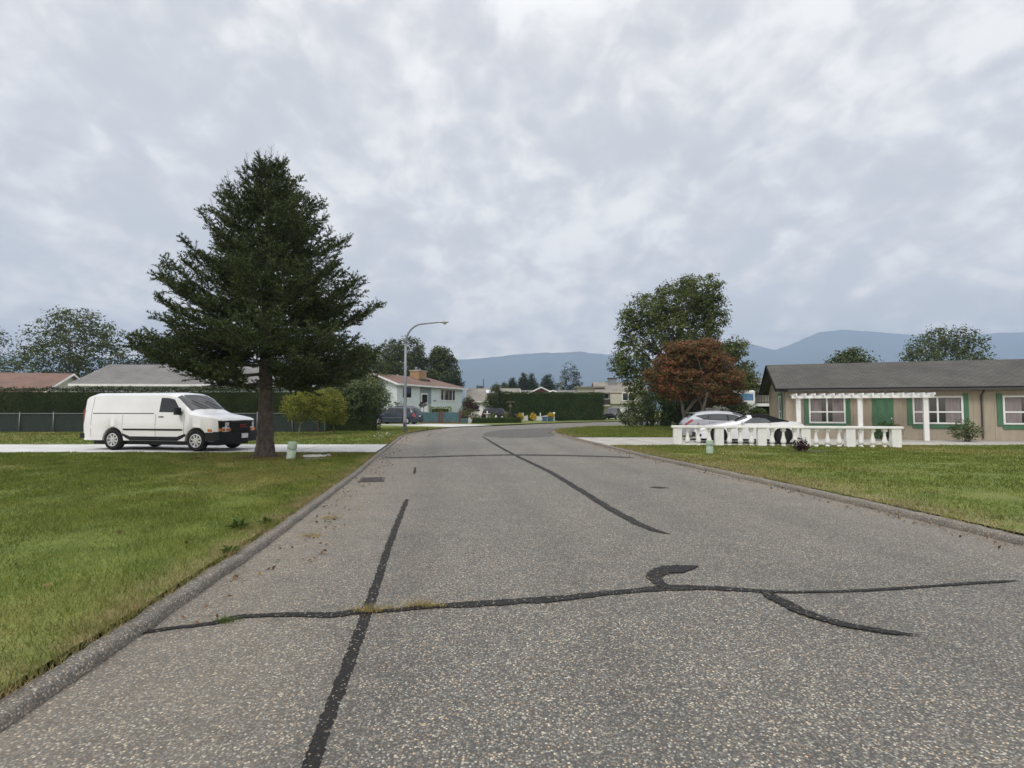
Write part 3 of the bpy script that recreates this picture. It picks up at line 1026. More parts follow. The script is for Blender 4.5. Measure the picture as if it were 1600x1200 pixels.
def scatter(name, label, cat, pts, per, spread, leaf, lm, h=0.02, z=0.012, kind='stuff'):
    C = []
    for (x, y) in pts:
        q = rng.normal(0, 1, (per, 2)) * spread
        C.append(np.c_[x + q[:, 0], y + q[:, 1], z + rng.uniform(0, h, per)])
    C = np.concatenate(C)
    N = np.array([0, 0, 1.0]) + rng.normal(size=(len(C), 3)) * 0.5
    V, Fc = leaf_quads(C, N, leaf * rng.uniform(0.5, 1.4, len(C)), 0.6)
    o = link_mesh(name, np_mesh(name, V, Fc), LM[lm])
    return tag(o, label, cat, kind=kind)


# leaf litter in the gutters
ptsL = [(xl(y) + random.uniform(0.15, 0.5) + 0.3 * (random.random() < .3), y) for y in np.linspace(4, 40, 150)]
ptsR = [(xr(y) - random.uniform(0.15, 0.4), y) for y in np.linspace(6, 36, 150)]
scatter('dead_leaves', 'dry brown leaf litter in the gutters', 'leaf litter', ptsL + ptsR, 5, 0.1, 0.045, 'litter')


def tuft(name, label, cat, base, n, spread, h, lm, bw=0.004, group=None, lean=0.9):
    c = rng.normal(0, 1, (n, 2)) * np.array(spread)
    a = rng.uniform(0, 2 * PI, n)
    hh = h * rng.uniform(.4, 1.2, n)
    l2 = rng.normal(0, lean, (n, 2)) * hh[:, None]
    V = np.empty((n, 3, 3))
    V[:, 0] = np.c_[c[:, 0] - np.cos(a) * bw, c[:, 1] - np.sin(a) * bw, np.zeros(n)]
    V[:, 1] = np.c_[c[:, 0] + np.cos(a) * bw, c[:, 1] + np.sin(a) * bw, np.zeros(n)]
    V[:, 2] = np.c_[c[:, 0] + l2[:, 0], c[:, 1] + l2[:, 1], hh]
    o = link_mesh(name, np_mesh(name, V.reshape(-1, 3), np.arange(n * 3).reshape(n, 3)), LM[lm])
    o.location = base
    return tag(o, label, cat, group)


g = 'dry grass tufts growing in the road crack'
p = G(575, 957)
tuft('grass_tuft', 'short dry straw tuft where the two tar lines cross', 'grass tuft', (p.x, p.y, 0.012), 170, (0.07, 0.018), 0.05, 'dry', 0.002, g)
p = G(662, 949)
tuft('grass_tuft', 'longest dry straw tuft along the cross tar line, right of the crossing', 'grass tuft', (p.x, p.y, 0.012), 260, (0.085, 0.016), 0.05, 'dry', 0.002, g)
p = G(612, 953.5)
tuft('grass_tuft', 'thin low dry tuft between the two larger tufts on the cross tar line', 'grass tuft', (p.x, p.y, 0.012), 60, (0.05, 0.012), 0.03, 'dry', 0.002, g)
p = G(352, 972)
tuft('grass_tuft', 'greenish weed tuft at the left end of the cross tar line', 'grass tuft', (p.x, p.y, 0.006), 130, (0.05, 0.02), 0.04, 'weed', 0.0025)
for (X, Y, lb) in ((515, 810, 'small dry weed in the left gutter nearer the drain'), (488, 838, 'small dry weed in the left gutter nearest the camera')):
    p = G(X, Y)
    tuft('grass_tuft', lb, 'grass tuft', (p.x, p.y, 0.003), 120, (0.09, 0.04), 0.05, 'dry', 0.003, 'weeds in the left gutter')


def weed(label, X, Y, n, l):
    p = G(X, Y, 0.1)
    C, N = [], []
    vs, fs = [], []
    for i in range(n):
        a = random.uniform(0, 2 * PI)
        e_ = random.uniform(0.25, 1.1)
        d = Vector((math.cos(a) * math.cos(e_), math.sin(a) * math.cos(e_), math.sin(e_)))
        s = Vector((-math.sin(a), math.cos(a), 0)) * l * .14
        L_ = l * random.uniform(.6, 1.1)
        o_ = len(vs)
        vs += [(0, 0, 0), tuple(d * L_ * .5 + s), tuple(d * L_ - Vector((0, 0, L_ * .25))), tuple(d * L_ * .5 - s)]
        fs.append((o_, o_ + 1, o_ + 2, o_ + 3))
    o = link_mesh('weed', np_mesh('weed', vs, fs), LM['weed'])
    o.location = p
    tag(o, label, 'weed', 'broad-leaved weeds in the left lawn')


weed('leafy weed in the left lawn nearest the picture edge', 372, 826, 26, 0.2)
weed('darker leafy weed beside the left kerb, right of the brighter one', 415, 818, 24, 0.16)
weed('leafy weed at the left kerb edge, lower than the other weeds', 358, 863, 18, 0.14)
# white clover heads near the lamp post
cl = []
for i in range(60):
    X, Y = random.gauss(603, 14), random.gauss(681.5, 2.6)
    p = G(X, Y, 0.1)
    if p.x < xl(p.y) - .25:
        cl.append((p.x, p.y))
scatter('clover', 'small white clover heads in the grass near the lamp post', 'flowers', cl, 2, 0.08, 0.08, 'whiteflower', 0.12, 0.12)

# storm drain grate in the left gutter
p = G(563, 750)
gy = p.y
t = thing('drain_grate', 'dark cast iron storm drain grate in the left gutter', 'drain', (xl(gy) + 0.5, gy, 0.004), rad(12))
mb = MB()
mb.b2(-.26, .26, -.35, -.30, 0, .014).b2(-.26, .26, .30, .35, 0, .014).b2(-.26, -.21, -.30, .30, 0, .014).b2(.21, .26, -.30, .30, 0, .014)
mb.build('frame', MT['dark_steel'], t)
mb = MB()
for i in range(9):
    y = -.27 + i * .0675
    mb.b2(-.21, .21, y - .018, y + .018, 0.0, .010)
mb.build('bars', MT['dark_steel'], t)

# ================================================================== MOUNTAINS
prof = [(-900, 520), (-300, 540), (0, 556), (200, 560), (400, 566), (600, 566), (690, 564), (715, 562), (740, 560.5), (770, 558), (800, 554.5), (825, 552.5), (850, 551), (880, 551), (905, 549), (925, 552), (950, 553.5), (980, 559), (1020, 560), (1100, 550), (1150, 541), (1172, 537), (1190, 542), (1212, 547), (1228, 541), (1250, 532), (1280, 519), (1320, 515), (1400, 521), (1470, 528), (1560, 520), (1750, 516), (2100, 521), (2600, 525)]
D0 = 4300.0
Xs = np.linspace(-900, 2600, 420)
Ys = np.interp(Xs, [q[0] for q in prof], [q[1] for q in prof])
rows = [(0.0, -0.35), (0.12, -.30), (0.3, -.22), (0.5, -.14), (0.7, -.08), (0.86, -.03), (1.0, 0.0), (0.8, .03), (0.3, .08), (-0.02, .12)]
vs = []
for hf, df in rows:
    for X, Y in zip(Xs, Ys):
        c = W(X, Y, D0)
        n_ = mnoise.fractal(Vector((c.x / 420, df * 9, 2)), 0.9, 2.1, 5)
        z = c.z * hf
        if 0 < hf < 1:
            z *= 1 + 0.28 * n_
        if hf == 1.0:
            z += 5 * mnoise.fractal(Vector((c.x / 60, 0, 5)), 0.8, 2, 4)
        vs.append((c.x * (1 + df), D0 * (1 + df) + 160 * n_ * (0 < hf < 1), z if hf > 0 else -2))
nx = len(Xs)
fs = [(r * nx + i, r * nx + i + 1, (r + 1) * nx + i + 1, (r + 1) * nx + i) for r in range(len(rows) - 1) for i in range(nx - 1)]
MT['forest'] = M('mountain_forest', (0.040, 0.062, 0.060), 0.95, 0.4, 0.006)  # some blue of the far haze is put into this forest colour
struct('mountains', np_mesh('mountains', vs, fs), MT['forest'], True)


# ================================================================== HOUSES
def uv_roof(ax):
    ax = Vector(ax).normalized()

    def f(co, n):
        dn = n.cross(ax)
        dn = dn.normalized() if dn.length > 1e-6 else Vector((0, 0, 1))
        return (co.dot(ax), co.dot(dn))
    return f


def lap_wall(mb, p0, p1, z0, z1, nrm_, pitch=0.2, dep=0.018, z1b=None):
    """boards lapped over each other; z1b: other end's top height"""
    z1b = z1 if z1b is None else z1b
    p0, p1, n = Vector((*p0, 0)), Vector((*p1, 0)), Vector((*nrm_, 0))
    z = z0
    zm = max(z1, z1b)
    while z < zm - 1e-4:
        zt = min(z + pitch, zm)
        f0, f1 = 0.0, 1.0
        if z1b < z1 and zt > z1b:
            f1 = max(0, (z1 - zt) / (z1 - z1b)) if z1 != z1b else 1
        if z1 < z1b and zt > z1:
            f0 = 1 - max(0, (z1b - zt) / (z1b - z1))
        a, b = p0.lerp(p1, f0), p0.lerp(p1, f1)
        up = Vector((0, 0, 1))
        mb.add([a + n * dep + up * z, b + n * dep + up * z, b + up * zt, a + up * zt], [(0, 1, 2, 3)])
        mb.add([a + up * z, b + up * z, b + n * dep + up * z, a + n * dep + up * z], [(0, 1, 2, 3)])
        z = zt


def window(par, x0, x1, z0, z1, y, axis='x', sgn=-1, mull=(), hbar=(), fw=0.07, fm='white', pm='house_glass', curtain=False):
    """frame with a pane; on a wall running along x at y (facing sgn y) or along y at x"""
    def bx(mb, a0, a1, b0, b1, d0, d1):
        lo_, hi_ = sorted((y + sgn * d0, y + sgn * d1))
        if axis == 'x':
            mb.b2(a0, a1, lo_, hi_, b0, b1)
        else:
            mb.b2(lo_, hi_, a0, a1, b0, b1)
    mb = MB()
    bx(mb, x0 - fw, x1 + fw, z1, z1 + fw, 0.0, .06)
    bx(mb, x0 - fw, x1 + fw, z0 - fw, z0, 0.0, .075)
    bx(mb, x0 - fw, x0, z0, z1, 0.0, .06)
    bx(mb, x1, x1 + fw, z0, z1, 0.0, .06)
    for m_ in mull:
        xm = x0 + (x1 - x0) * m_
        bx(mb, xm - fw * .45, xm + fw * .45, z0, z1, 0.0, .055)
    for m_ in hbar:
        zm = z0 + (z1 - z0) * m_
        bx(mb, x0, x1, zm - fw * .45, zm + fw * .45, 0.002, .052)
    wo = mb.build('window', MT[fm], par)
    mb = MB()
    bx(mb, x0, x1, z0, z1, 0.004, .025)
    mb.build('pane', MT[pm], wo)
    return wo


def gable_roof(par, L, D, ze, zr, ov=0.45, ovg=0.5, th=0.16, mat='roof_grey', hip_r=0.0, fascia='white', y_r=None, chim=None):
    """ridge along x; ze = eave height at the wall line, zr = ridge height"""
    yr = D / 2 if y_r is None else y_r
    sl = (zr - ze) / yr
    zo = ze - sl * ov
    sl2 = (zr - ze) / (D - yr)
    zo2 = ze - sl2 * ov
    x0, x1 = -ovg, L + ovg
    xr_ = x1 - hip_r
    mb = MB()
    T = [(x0, -ov, zo), (x1, -ov, zo), (xr_, yr, zr), (x0, yr, zr), (x1, D + ov, zo2), (x0, D + ov, zo2)]
    v = [(a, b, c + th) for a, b, c in T] + T
    mb.add(v, [(0, 1, 2, 3), (3, 2, 4, 5), (6, 9, 8, 7), (9, 11, 10, 8), (0, 6, 7, 1), (5, 4, 10, 11), (0, 3, 9, 6), (3, 5, 11, 9)] + [(1, 7, 8, 2), (2, 8, 10, 4)] + ([(1, 2, 4), (7, 10, 8)] if hip_r else []))
    r = mb.build('roof', MT[mat], par, uv=uv_roof((1, 0, 0)))
    # fascia and barge boards, set proud of the slab
    mb = MB()
    mb.b2(x0 - .03, x1 + .03, -ov - .05, -ov - .004, zo - .06, zo + th - .02)
    mb.b2(x0 - .03, x1 + .03, D + ov + .004, D + ov + .05, zo2 - .06, zo2 + th - .02)
    for xx, s in ((x0, -1),) + (() if hip_r else ((x1, 1),)):
        a, b = sorted((xx + s * .004, xx + s * .05))
        for (ya, za, yb, zb) in ((-ov, zo, yr, zr), (D + ov, zo2, yr, zr)):
            mb.add([(a, ya, za - .06), (b, ya, za - .06), (b, yb, zb - .06), (a, yb, zb - .06), (a, ya, za + th - .02), (b, ya, za + th - .02), (b, yb, zb + th - .02), (a, yb, zb + th - .02)],
                   [(0, 1, 2, 3), (4, 7, 6, 5), (0, 4, 5, 1), (1, 5, 6, 2), (2, 6, 7, 3), (3, 7, 4, 0)])
    mb.build('fascia', MT[fascia], par)
    return r


def shell(par, L, D, z0, ze, zr, mat, y_r=None, gl=True, gr=True, name='wall', extra=None):
    yr = D / 2 if y_r is None else y_r
    mb = MB()
    if extra:
        mb.add(extra.v, extra.f)
    mb.add([(0, 0, z0), (L, 0, z0), (L, D, z0), (0, D, z0), (0, 0, ze), (L, 0, ze), (L, D, ze), (0, D, ze)],
           [(0, 1, 5, 4), (1, 2, 6, 5), (2, 3, 7, 6), (3, 0, 4, 7)])
    if gl:
        mb.add([(0, 0, ze), (0, D, ze), (0, yr, zr)], [(0, 2, 1)])
    if gr:
        mb.add([(L, 0, ze), (L, D, ze), (L, yr, zr)], [(0, 1, 2)])
    return mb.build(name, MT[mat], par)


# ---- pale blue bungalow at the bend (front wall local -y, local x runs away along the front)
bh = thing('blue_house', 'pale blue lap-sided bungalow with brown roof and brick chimney behind the dark minivan', 'house', (-13.0, 60.0, 0.1), math.atan2(0.9165, 0.4))
BL, BD, BZE, BZR = 15.1, 5.8, 4.45, 5.5
shell(bh, BL, BD, 0, BZE, BZR, 'blue_siding', gr=False, name='wall')
mb = MB()
ex0, ex1 = 4.6, 7.1                                            # entry span; shade of its recess painted as a darker flat panel
lap_wall(mb, (0, -.01), (ex0, -.01), 1.4, BZE - .02, (0, -1), 0.22, 0.03)
lap_wall(mb, (ex1, -.01), (BL, -.01), 1.4, BZE - .02, (0, -1), 0.22, 0.03)
lap_wall(mb, (-.01, BD), (-.01, 0), 1.4, BZE - .02, (-1, 0), 0.22, 0.03)
lap_wall(mb, (-.01, BD), (-.01, BD / 2), BZE - .02, BZE - .02, (-1, 0), 0.22, 0.03, BZR - .1)
lap_wall(mb, (-.01, BD / 2), (-.01, 0), BZE - .02, BZR - .1, (-1, 0), 0.22, 0.03, BZE - .02)
mb.build('siding', MT['blue_siding'], bh)
gable_roof(bh, BL, BD, BZE, BZR, 0.55, 0.6, 0.16, 'roof_brown', hip_r=4.2)
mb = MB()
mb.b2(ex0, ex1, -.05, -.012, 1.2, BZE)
mb.build('entry_shade', MT['blue_shaded'], bh)
mb = MB()
mb.b2(4.75, 6.25, -.09, -.052, 1.2, 3.45)
d = mb.build('door', MT['white'], bh)
window(d, 4.9, 6.1, 2.35, 3.3, -.09, fw=.06)
mb = MB()
mb.b2(6.05, 6.12, -.15, -.094, 2.0, 2.16)
mb.build('handle', MT['chrome'], d)
window(bh, 1.0, 2.75, 2.85, 4.05, -.02, fw=.12)
wo = window(bh, 9.4, 13.0, 2.7, 4.02, -.04, mull=(.2, .8), fw=.14)
mb = MB()
for k in range(2):
    xa = 10.05 + k * 1.25
    mb.add([(xa, -.068, 2.72), (xa + .25, -.068, 2.72), (xa + .9 - .6 * k, -.068, 4.0), (xa + .1 - .2 * k, -.068, 4.0)], [(0, 1, 2, 3)])
mb.build('curtain', MT['curtain'], wo)
mb = MB()
mb.b2(7.7, 8.2, -.07, -.045, 2.5, 2.62)
mb.build('number_plate', MT['dark_steel'], bh)
mb = MB()
mb.b2(6.9, 8.7, 1.7, 3.0, 4.6, 6.35)
ch = mb.build('chimney', MT['brick'], bh, uv=lambda co, n: (co.x + co.y, co.z))
mb = MB()
mb.b2(6.82, 8.78, 1.62, 3.08, 6.35, 6.46)
mb.build('chimney_cap', MT['lid'], ch)
mb = MB()
mb.lathe([(.14, 6.46), (.14, 6.72), (.2, 6.75), (.2, 6.8), (.02, 6.92)], (7.4, 2.4, 0), 10)
mb.build('flue_pipe', MT['galv'], ch)
mb = MB()
mb.lathe([(.11, 6.46), (.11, 6.64), (.16, 6.67), (.02, 6.76)], (8.2, 2.4, 0), 10)
mb.build('flue_pipe', MT['galv'], ch)
mb = MB()
mb.b2(6.8, 8.8, 1.2, 1.68, 4.7, 5.3)
mb.build('flashing', MT['dark_steel'], ch)
mb = MB()
mb.lathe([(.07, 5.1), (.07, 5.75)], (4.2, 3.0, 0), 8)
mb.build('vent_pipe', MT['white'], bh)
# gutter downpipe on the left corner
mb = MB()
mb.tube([(-.1, -.5, 4.3), (-.1, -.2, 4.1), (-.1, -.06, 3.9), (-.1, -.06, 1.3)], .045, 6)
mb.build('downpipe', MT['blue_siding'], bh)
# steps rail
mb = MB()
for x in (5.0, 6.2):
    mb.tube([(x, -1.0, .6), (x, -1.0, 1.9)], .025, 5)
    mb.tube([(x, -1.0, 1.9), (x, -.1, 2.1)], .025, 5)
mb.b2(4.7, 6.5, -1.2, -.1, 0, 1.2)
mb.build('porch', MT['white'], bh)

# ---- teal panel fence with red-brown posts in front of the blue house
def panel_fence(name, label, pts, h, z0=0.1, post=.2):
    a = Vector((*pts[0], z0))
    t = thing(name, label, 'fence', a, 0)
    for i in range(len(pts) - 1):
        p, q = Vector((*pts[i], 0)) - Vector((a.x, a.y, 0)), Vector((*pts[i + 1], 0)) - Vector((a.x, a.y, 0))
        d = (q - p)
        rz_ = math.atan2(d.y, d.x)
        mb = MB()
        mb.box(((p.x + q.x) / 2, (p.y + q.y) / 2, h * .53), (d.length - post, .05, h * .84), rz_)
        mb.build('panel', MT['teal'], t)
        mb = MB()
        mb.box(((p.x + q.x) / 2, (p.y + q.y) / 2, .06), (d.length - post, .09, .12), rz_)
        mb.build('rail', MT['rust_post'], t)
    for pt in pts:
        p = Vector((*pt, 0)) - Vector((a.x, a.y, 0))
        mb = MB()
        mb.box((p.x, p.y, h * .53), (post, post, h * 1.06), 0.3)
        mb.build('post', MT['rust_post'], t, bevel=.015)
    return t


panel_fence('teal_fence', 'low teal panel fence with red-brown posts, right of the dark minivan', [(-9.9, 57.6), (-7.8, 57.2), (-7.5, 57.1), (-5.55, 56.6)], 1.22)
panel_fence('teal_fence', 'teal panel fence running left behind the front of the dark minivan', [(-16.4, 58.6), (-13.9, 58.4), (-11.6, 58.0)], 1.55)
mb = MB()
mb.b2(-5.4, -4.5, 56.4, 57.0, 0.1, .62)
tag(mb.build('planter_box', MT['teal'], bevel=.02), 'small teal planter box at the right end of the teal fence', 'planter')

# ---- grey-roofed house behind the blue house
h2 = thing('grey_house', 'low house with pale grey roof and skylight beyond the blue bungalow', 'house', (-7.6, 92, 0.1), rad(4))
shell(h2, 9, 8, 0, 3.0, 5.2, 'cream')
gable_roof(h2, 9, 8, 3.0, 5.2, .5, .4, .14, 'roof_tan', y_r=4.6)
mb = MB()
mb.add([(3.2, 2.6, 4.40), (4.5, 2.6, 4.40), (4.5, 3.9, 5.03), (3.2, 3.9, 5.03), (3.2, 2.6, 4.22), (4.5, 2.6, 4.22), (4.5, 3.9, 4.85), (3.2, 3.9, 4.85)], [(0, 1, 2, 3), (0, 4, 5, 1), (1, 5, 6, 2), (2, 6, 7, 3), (3, 7, 4, 0)])
mb.build('skylight', MT['lamp_clear'], h2)
window(h2, 5.2, 6.8, 1.2, 2.3, 0)
mb = MB()
mb.b2(1.0, 4.4, -.05, 0.0, 0, 2.3)
mb.build('garage_door', MT['white'], h2)

# ---- red gabled house behind the tall hedge
h3 = thing('red_house', 'dark red gabled house with white eaves peeking over the tall hedge', 'house', (1.8, 96, 0.1), 0)
shell(h3, 13.5, 8, 0, 3.9, 4.9, 'red_gable')
gable_roof(h3, 13.5, 8, 3.9, 4.95, .4, .5, .14, 'roof_grey')
for (gx, gw, gy, zb, zt) in ((0.9, 5.0, -1.2, 4.15, 5.35), (3.6, 3.6, -2.2, 4.0, 4.75)):
    mb = MB()
    x0, x1, xm = gx, gx + gw, gx + gw / 2
    mb.add([(x0, gy, 0), (x1, gy, 0), (x1, gy, zb), (xm, gy, zt), (x0, gy, zb), (x0, 1, 0), (x1, 1, 0), (x1, 1, zb), (xm, 1, zt), (x0, 1, zb)], [(0, 1, 2, 3, 4), (1, 6, 7, 2), (5, 0, 4, 9)])
    mb.build('gable_wing', MT['red_gable'], h3)
    mb = MB()
    for (xa, za, xb, zb2) in ((x0 - .4, zb - .15, xm, zt), (xm, zt, x1 + .4, zb - .15)):
        mb.add([(xa, gy - .3, za + .02), (xb, gy - .3, zb2 + .02), (xb, 3.5, zb2 + .02), (xa, 3.5, za + .02), (xa, gy - .3, za + .16), (xb, gy - .3, zb2 + .16), (xb, 3.5, zb2 + .16), (xa, 3.5, za + .16)], [(0, 3, 2, 1), (4, 5, 6, 7), (0, 1, 5, 4), (2, 3, 7, 6), (1, 2, 6, 5), (0, 4, 7, 3)])
    mb.build('wing_roof', MT['roof_grey'], h3, uv=uv_roof((0, 1, 0)))
    mb = MB()
    for (xa, za, xb, zb2) in ((x0 - .4, zb - .15, xm, zt), (xm, zt, x1 + .4, zb - .15)):
        mb.add([(xa, gy - .36, za - .04), (xb, gy - .36, zb2 - .04), (xb, gy - .36, zb2 + .18), (xa, gy - .36, za + .18), (xa, gy - .304, za - .04), (xb, gy - .304, zb2 - .04), (xb, gy - .304, zb2 + .18), (xa, gy - .304, za + .18)], [(0, 1, 2, 3), (0, 4, 5, 1), (3, 2, 6, 7)])
    mb.build('barge_board', MT['white'], h3)
mb = MB()
mb.tube([(3.4, 1, 4.8), (3.4, 1, 5.75)], .03, 5)
mb.build('vent_pipe', MT['galv'], h3)
t = thing('utility_pole', 'thin pole with small cross-arm rising behind the red gabled house', 'pole', W(875.5, 606, 104).xy.to_3d(), 0)
mb = MB()
mb.tube([(0, 0, 0), (0, 0, 6.9)], [.12, .09], 7)
mb.build('post', MT['wood_grey'], t)
mb = MB()
mb.b2(-.7, .7, -.06, .06, 6.55, 6.68)
mb.build('cross_arm', MT['wood_grey'], t)
mb = MB()
mb.tube([(0, 0, 0), (0, 0, 7.3)], [.12, .09], 7)
o = mb.build('utility_pole', MT['wood_grey'])
o.location = (W(755.5, 606, 100).x, 100, 0)
tag(o, 'bare dark pole beside the twin columnar evergreens', 'pole')

# ---- cream split-level house right of the tall hedge
h4 = thing('cream_house', 'cream two-storey house with balcony and chimney past the tall hedge', 'house', (13.9, 86, 0.1), rad(-3))
shell(h4, 7.5, 8, 0, 4.35, 5.9, 'cream', y_r=3)
gable_roof(h4, 7.5, 8, 4.35, 5.9, .6, .5, .14, 'roof_tan', y_r=3, fascia='wood_grey')
mb = MB()
mb.b2(1.9, 7.5, -.62, -.01, 2.35, 4.3)
mb.build('bay', MT['cream'], h4)
window(h4, 3.9, 5.8, 2.95, 4.1, -.62, mull=(.45,), fw=.1)
window(h4, .3, 1.7, 3.2, 4.05, 0, mull=(.5,), fw=.08)
mb = MB()
mb.b2(-.9, 1.85, -1.0, 0, 2.0, 2.22)
bal = mb.build('balcony', MT['cream'], h4)
mb = MB()
mb.b2(-.9, 1.85, -1.0, -.94, 2.22, 3.1)
mb.build('railing', MT['brown_wood'], bal)
mb = MB()
mb.b2(-3.2, -.02, .8, 7, 0, 5.0)
mb.build('side_wing', MT['cream'], h4)
mb = MB()
mb.b2(-3.6, 1.2, .4, 7.4, 5.0, 5.22)
mb.build('flat_roof', MT['roof_tan'], h4, uv=uv_roof((1, 0, 0)))
mb = MB()
mb.b2(2.0, 3.3, 2.0, 3.0, 5.0, 6.5)
ch = mb.build('chimney', MT['galv'], h4)
mb = MB()
mb.b2(1.9, 3.4, 1.9, 3.1, 6.5, 6.72)
mb.build('chimney_cap', MT['dark_steel'], ch)
mb = MB()
mb.b2(2.2, 5.4, -.08, -.02, 0.0, 2.1)
mb.build('garage_door', MT['white'], h4)

# ---- two-storey house with balcony behind the cars
h5 = thing('balcony_house', 'two-storey house with dark balcony railing behind the white convertible', 'house', (22.3, 49, 0.1), rad(-12))
shell(h5, 12, 9, 0, 3.75, 4.3, 'cream', gl=True)
gable_roof(h5, 12, 9, 3.8, 4.4, 1.0, .7, .22, 'roof_grey', fascia='white')
mb = MB()
mb.b2(-.5, 7, -1.6, -.01, 1.75, 2.0)
bal = mb.build('balcony', MT['white'], h5)
mb = MB()
mb.b2(-.5, 7, -1.6, -1.52, 2.86, 2.96)
mb.b2(-.5, 7, -1.6, -1.52, 2.02, 2.1)
for i in range(60):
    mb.b2(-.48 + i * .126, -.44 + i * .126, -1.58, -1.54, 2.1, 2.86)
mb.b2(-.5, -.42, -1.52, 0, 2.02, 2.96)
mb.build('railing', MT['brown_wood'], bal)
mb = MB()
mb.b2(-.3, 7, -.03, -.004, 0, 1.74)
mb.build('balcony_shade', MT['soffit'], h5)  # flat dark sheet on the wall stands for the shade under the balcony
for x in (-.4, 3, 6.6):
    mb = MB()
    mb.b2(x, x + .14, -1.55, -1.41, 0, 1.745)
    mb.build('post', MT['white'], h5)
window(h5, 3.2, 4.6, 2.3, 3.6, 0, mull=(.5,))

# ---- tan house with green trim at the right edge
h6 = thing('tan_house', 'tan single-storey house with green window trim and dark shingle roof behind the balustrade', 'house', (14.42, 28.0, 0.08), math.atan2(-0.31, 0.95))
TL, TD, TZE, TZR = 15.0, 5.8, 2.62, 3.95
ex = MB()
for i in range(36):
    x = .3 + i * .41
    if not (.8 < x < 5.2 or 5.4 < x < 7.9 or 9.0 < x < 11.6):
        ex.b2(x, x + .05, -.025, -.003, .05, TZE - .05)
for i in range(14):
    y = .25 + i * .41
    if not (.8 < y < 2.4):
        ex.b2(-.025, -.003, y, y + .05, .05, TZE - .05)
shell(h6, TL, TD, 0, TZE, TZR, 'tan', extra=ex)
gable_roof(h6, TL, TD, TZE, TZR, .35, .5, .12, 'roof_dark', fascia='soffit')
# porch part of the front: entry wall panel with posts
window(h6, 1.2, 1.85, 1.0, 2.15, 0, 'y', -1, hbar=(.32,), fw=.07)
mb = MB()
mb.b2(-.05, -.004, .9, 1.12, 0.92, 2.23)
mb.b2(-.05, -.004, 1.93, 2.15, .92, 2.23)
mb.b2(-.05, -.004, .9, 2.15, .7, .92)
mb.b2(-.05, -.004, .9, 2.15, 2.23, 2.4)
mb.build('window_trim', MT['green_trim'], h6)
mb = MB()
mb.b2(3.1, 5.0, -.04, -.004, .0, 2.3)
mb.build('entry_wall', MT['tan'], h6)
mb = MB()
mb.b2(3.9, 4.8, -.09, -.044, 0.05, 2.1)
d = mb.build('door', MT['green_trim'], h6)
mb = MB()
mb.b2(4.66, 4.72, -.15, -.094, 1.0, 1.06)
mb.build('handle', MT['chrome'], d)
for x in (.3, 3.0, 5.7):
    mb = MB()
    mb.b2(x, x + .2, -1.1, -.96, 0, 2.025)
    mb.build('porch_post', MT['white'], h6)
mb = MB()
mb.b2(.1, 6.1, -1.2, -.95, 2.03, 2.17)
for i in range(15):
    mb.b2(.2 + i * .41, .27 + i * .41, -1.6, -.06, 2.165, 2.27)
mb.build('pergola', MT['white'], h6)
for (a, b) in ((1.15, 2.65), (5.7, 7.6), (9.3, 11.2)):
    wo = window(h6, a, b, .85, 2.05, 0, hbar=(.42,), mull=(.5,), fw=.08)
    for sd in (0, 1):
        mb = MB()
        for q in range(9):
            xa = a + .03 + q * (b - a) * .035 if sd == 0 else b - .03 - (q + 1) * (b - a) * .035
            mb.b2(xa, xa + (b - a) * .035, -.030 - .004 * (q % 2), -.0255, .87, 2.03)
        mb.build('curtain', MT['curtain'], wo)
    mb = MB()
    mb.b2(a - .3, a - .09, -.045, -.004, .7, 2.25)
    mb.b2(b + .09, b + .3, -.045, -.004, .7, 2.25)
    mb.b2(a - .09, b + .09, -.045, -.004, .55, .75)
    mb.build('window_trim', MT['green_trim'], h6)
mb = MB()
mb.tube([(8.4, -.36, 2.38), (8.4, -.2, 2.28), (8.4, -.06, 2.15), (8.4, -.06, .1)], .04, 6)
mb.build('downpipe', MT['dark_steel'], h6)
mb = MB()
mb.b2(0.05, TL, -.49, -.41, 2.40, 2.50)
mb.build('gutter', MT['dark_steel'], h6)

# ---- pale house behind the left hedge
h7 = thing('pale_house', 'pale blue-grey house behind the hedge and spruce at the left', 'house', (-35.0, 43, 0.1), rad(3))
shell(h7, 15.5, 8, 0, 3.6, 5.4, 'pale_wall')
gable_roof(h7, 15.5, 8, 3.6, 5.3, .5, .5, .15, 'roof_grey')
window(h7, 1.5, 3.3, 1.5, 2.8, 0, mull=(.5,))
window(h7, 6.0, 9.0, 1.5, 2.9, 0, mull=(.25, .75))
window(h7, 11.5, 13, 1.6, 2.8, 0, mull=(.5,))
mb = MB()
mb.b2(4.3, 5.25, -.05, -.004, .2, 2.4)
mb.build('door', MT['white'], h7)
h8 = thing('white_house', 'white gabled house far down the left, past the parked van', 'house', (-62, 46, 0.1), rad(12))
shell(h8, 18, 9, 0, 3.0, 5.0, 'cream')
gable_roof(h8, 18, 9, 3.0, 5.0, .5, .5, .15, 'roof_brown')
for x in (3, 8, 13):
    window(h8, x, x + 1.8, 1.1, 2.3, 0, mull=(.5,))


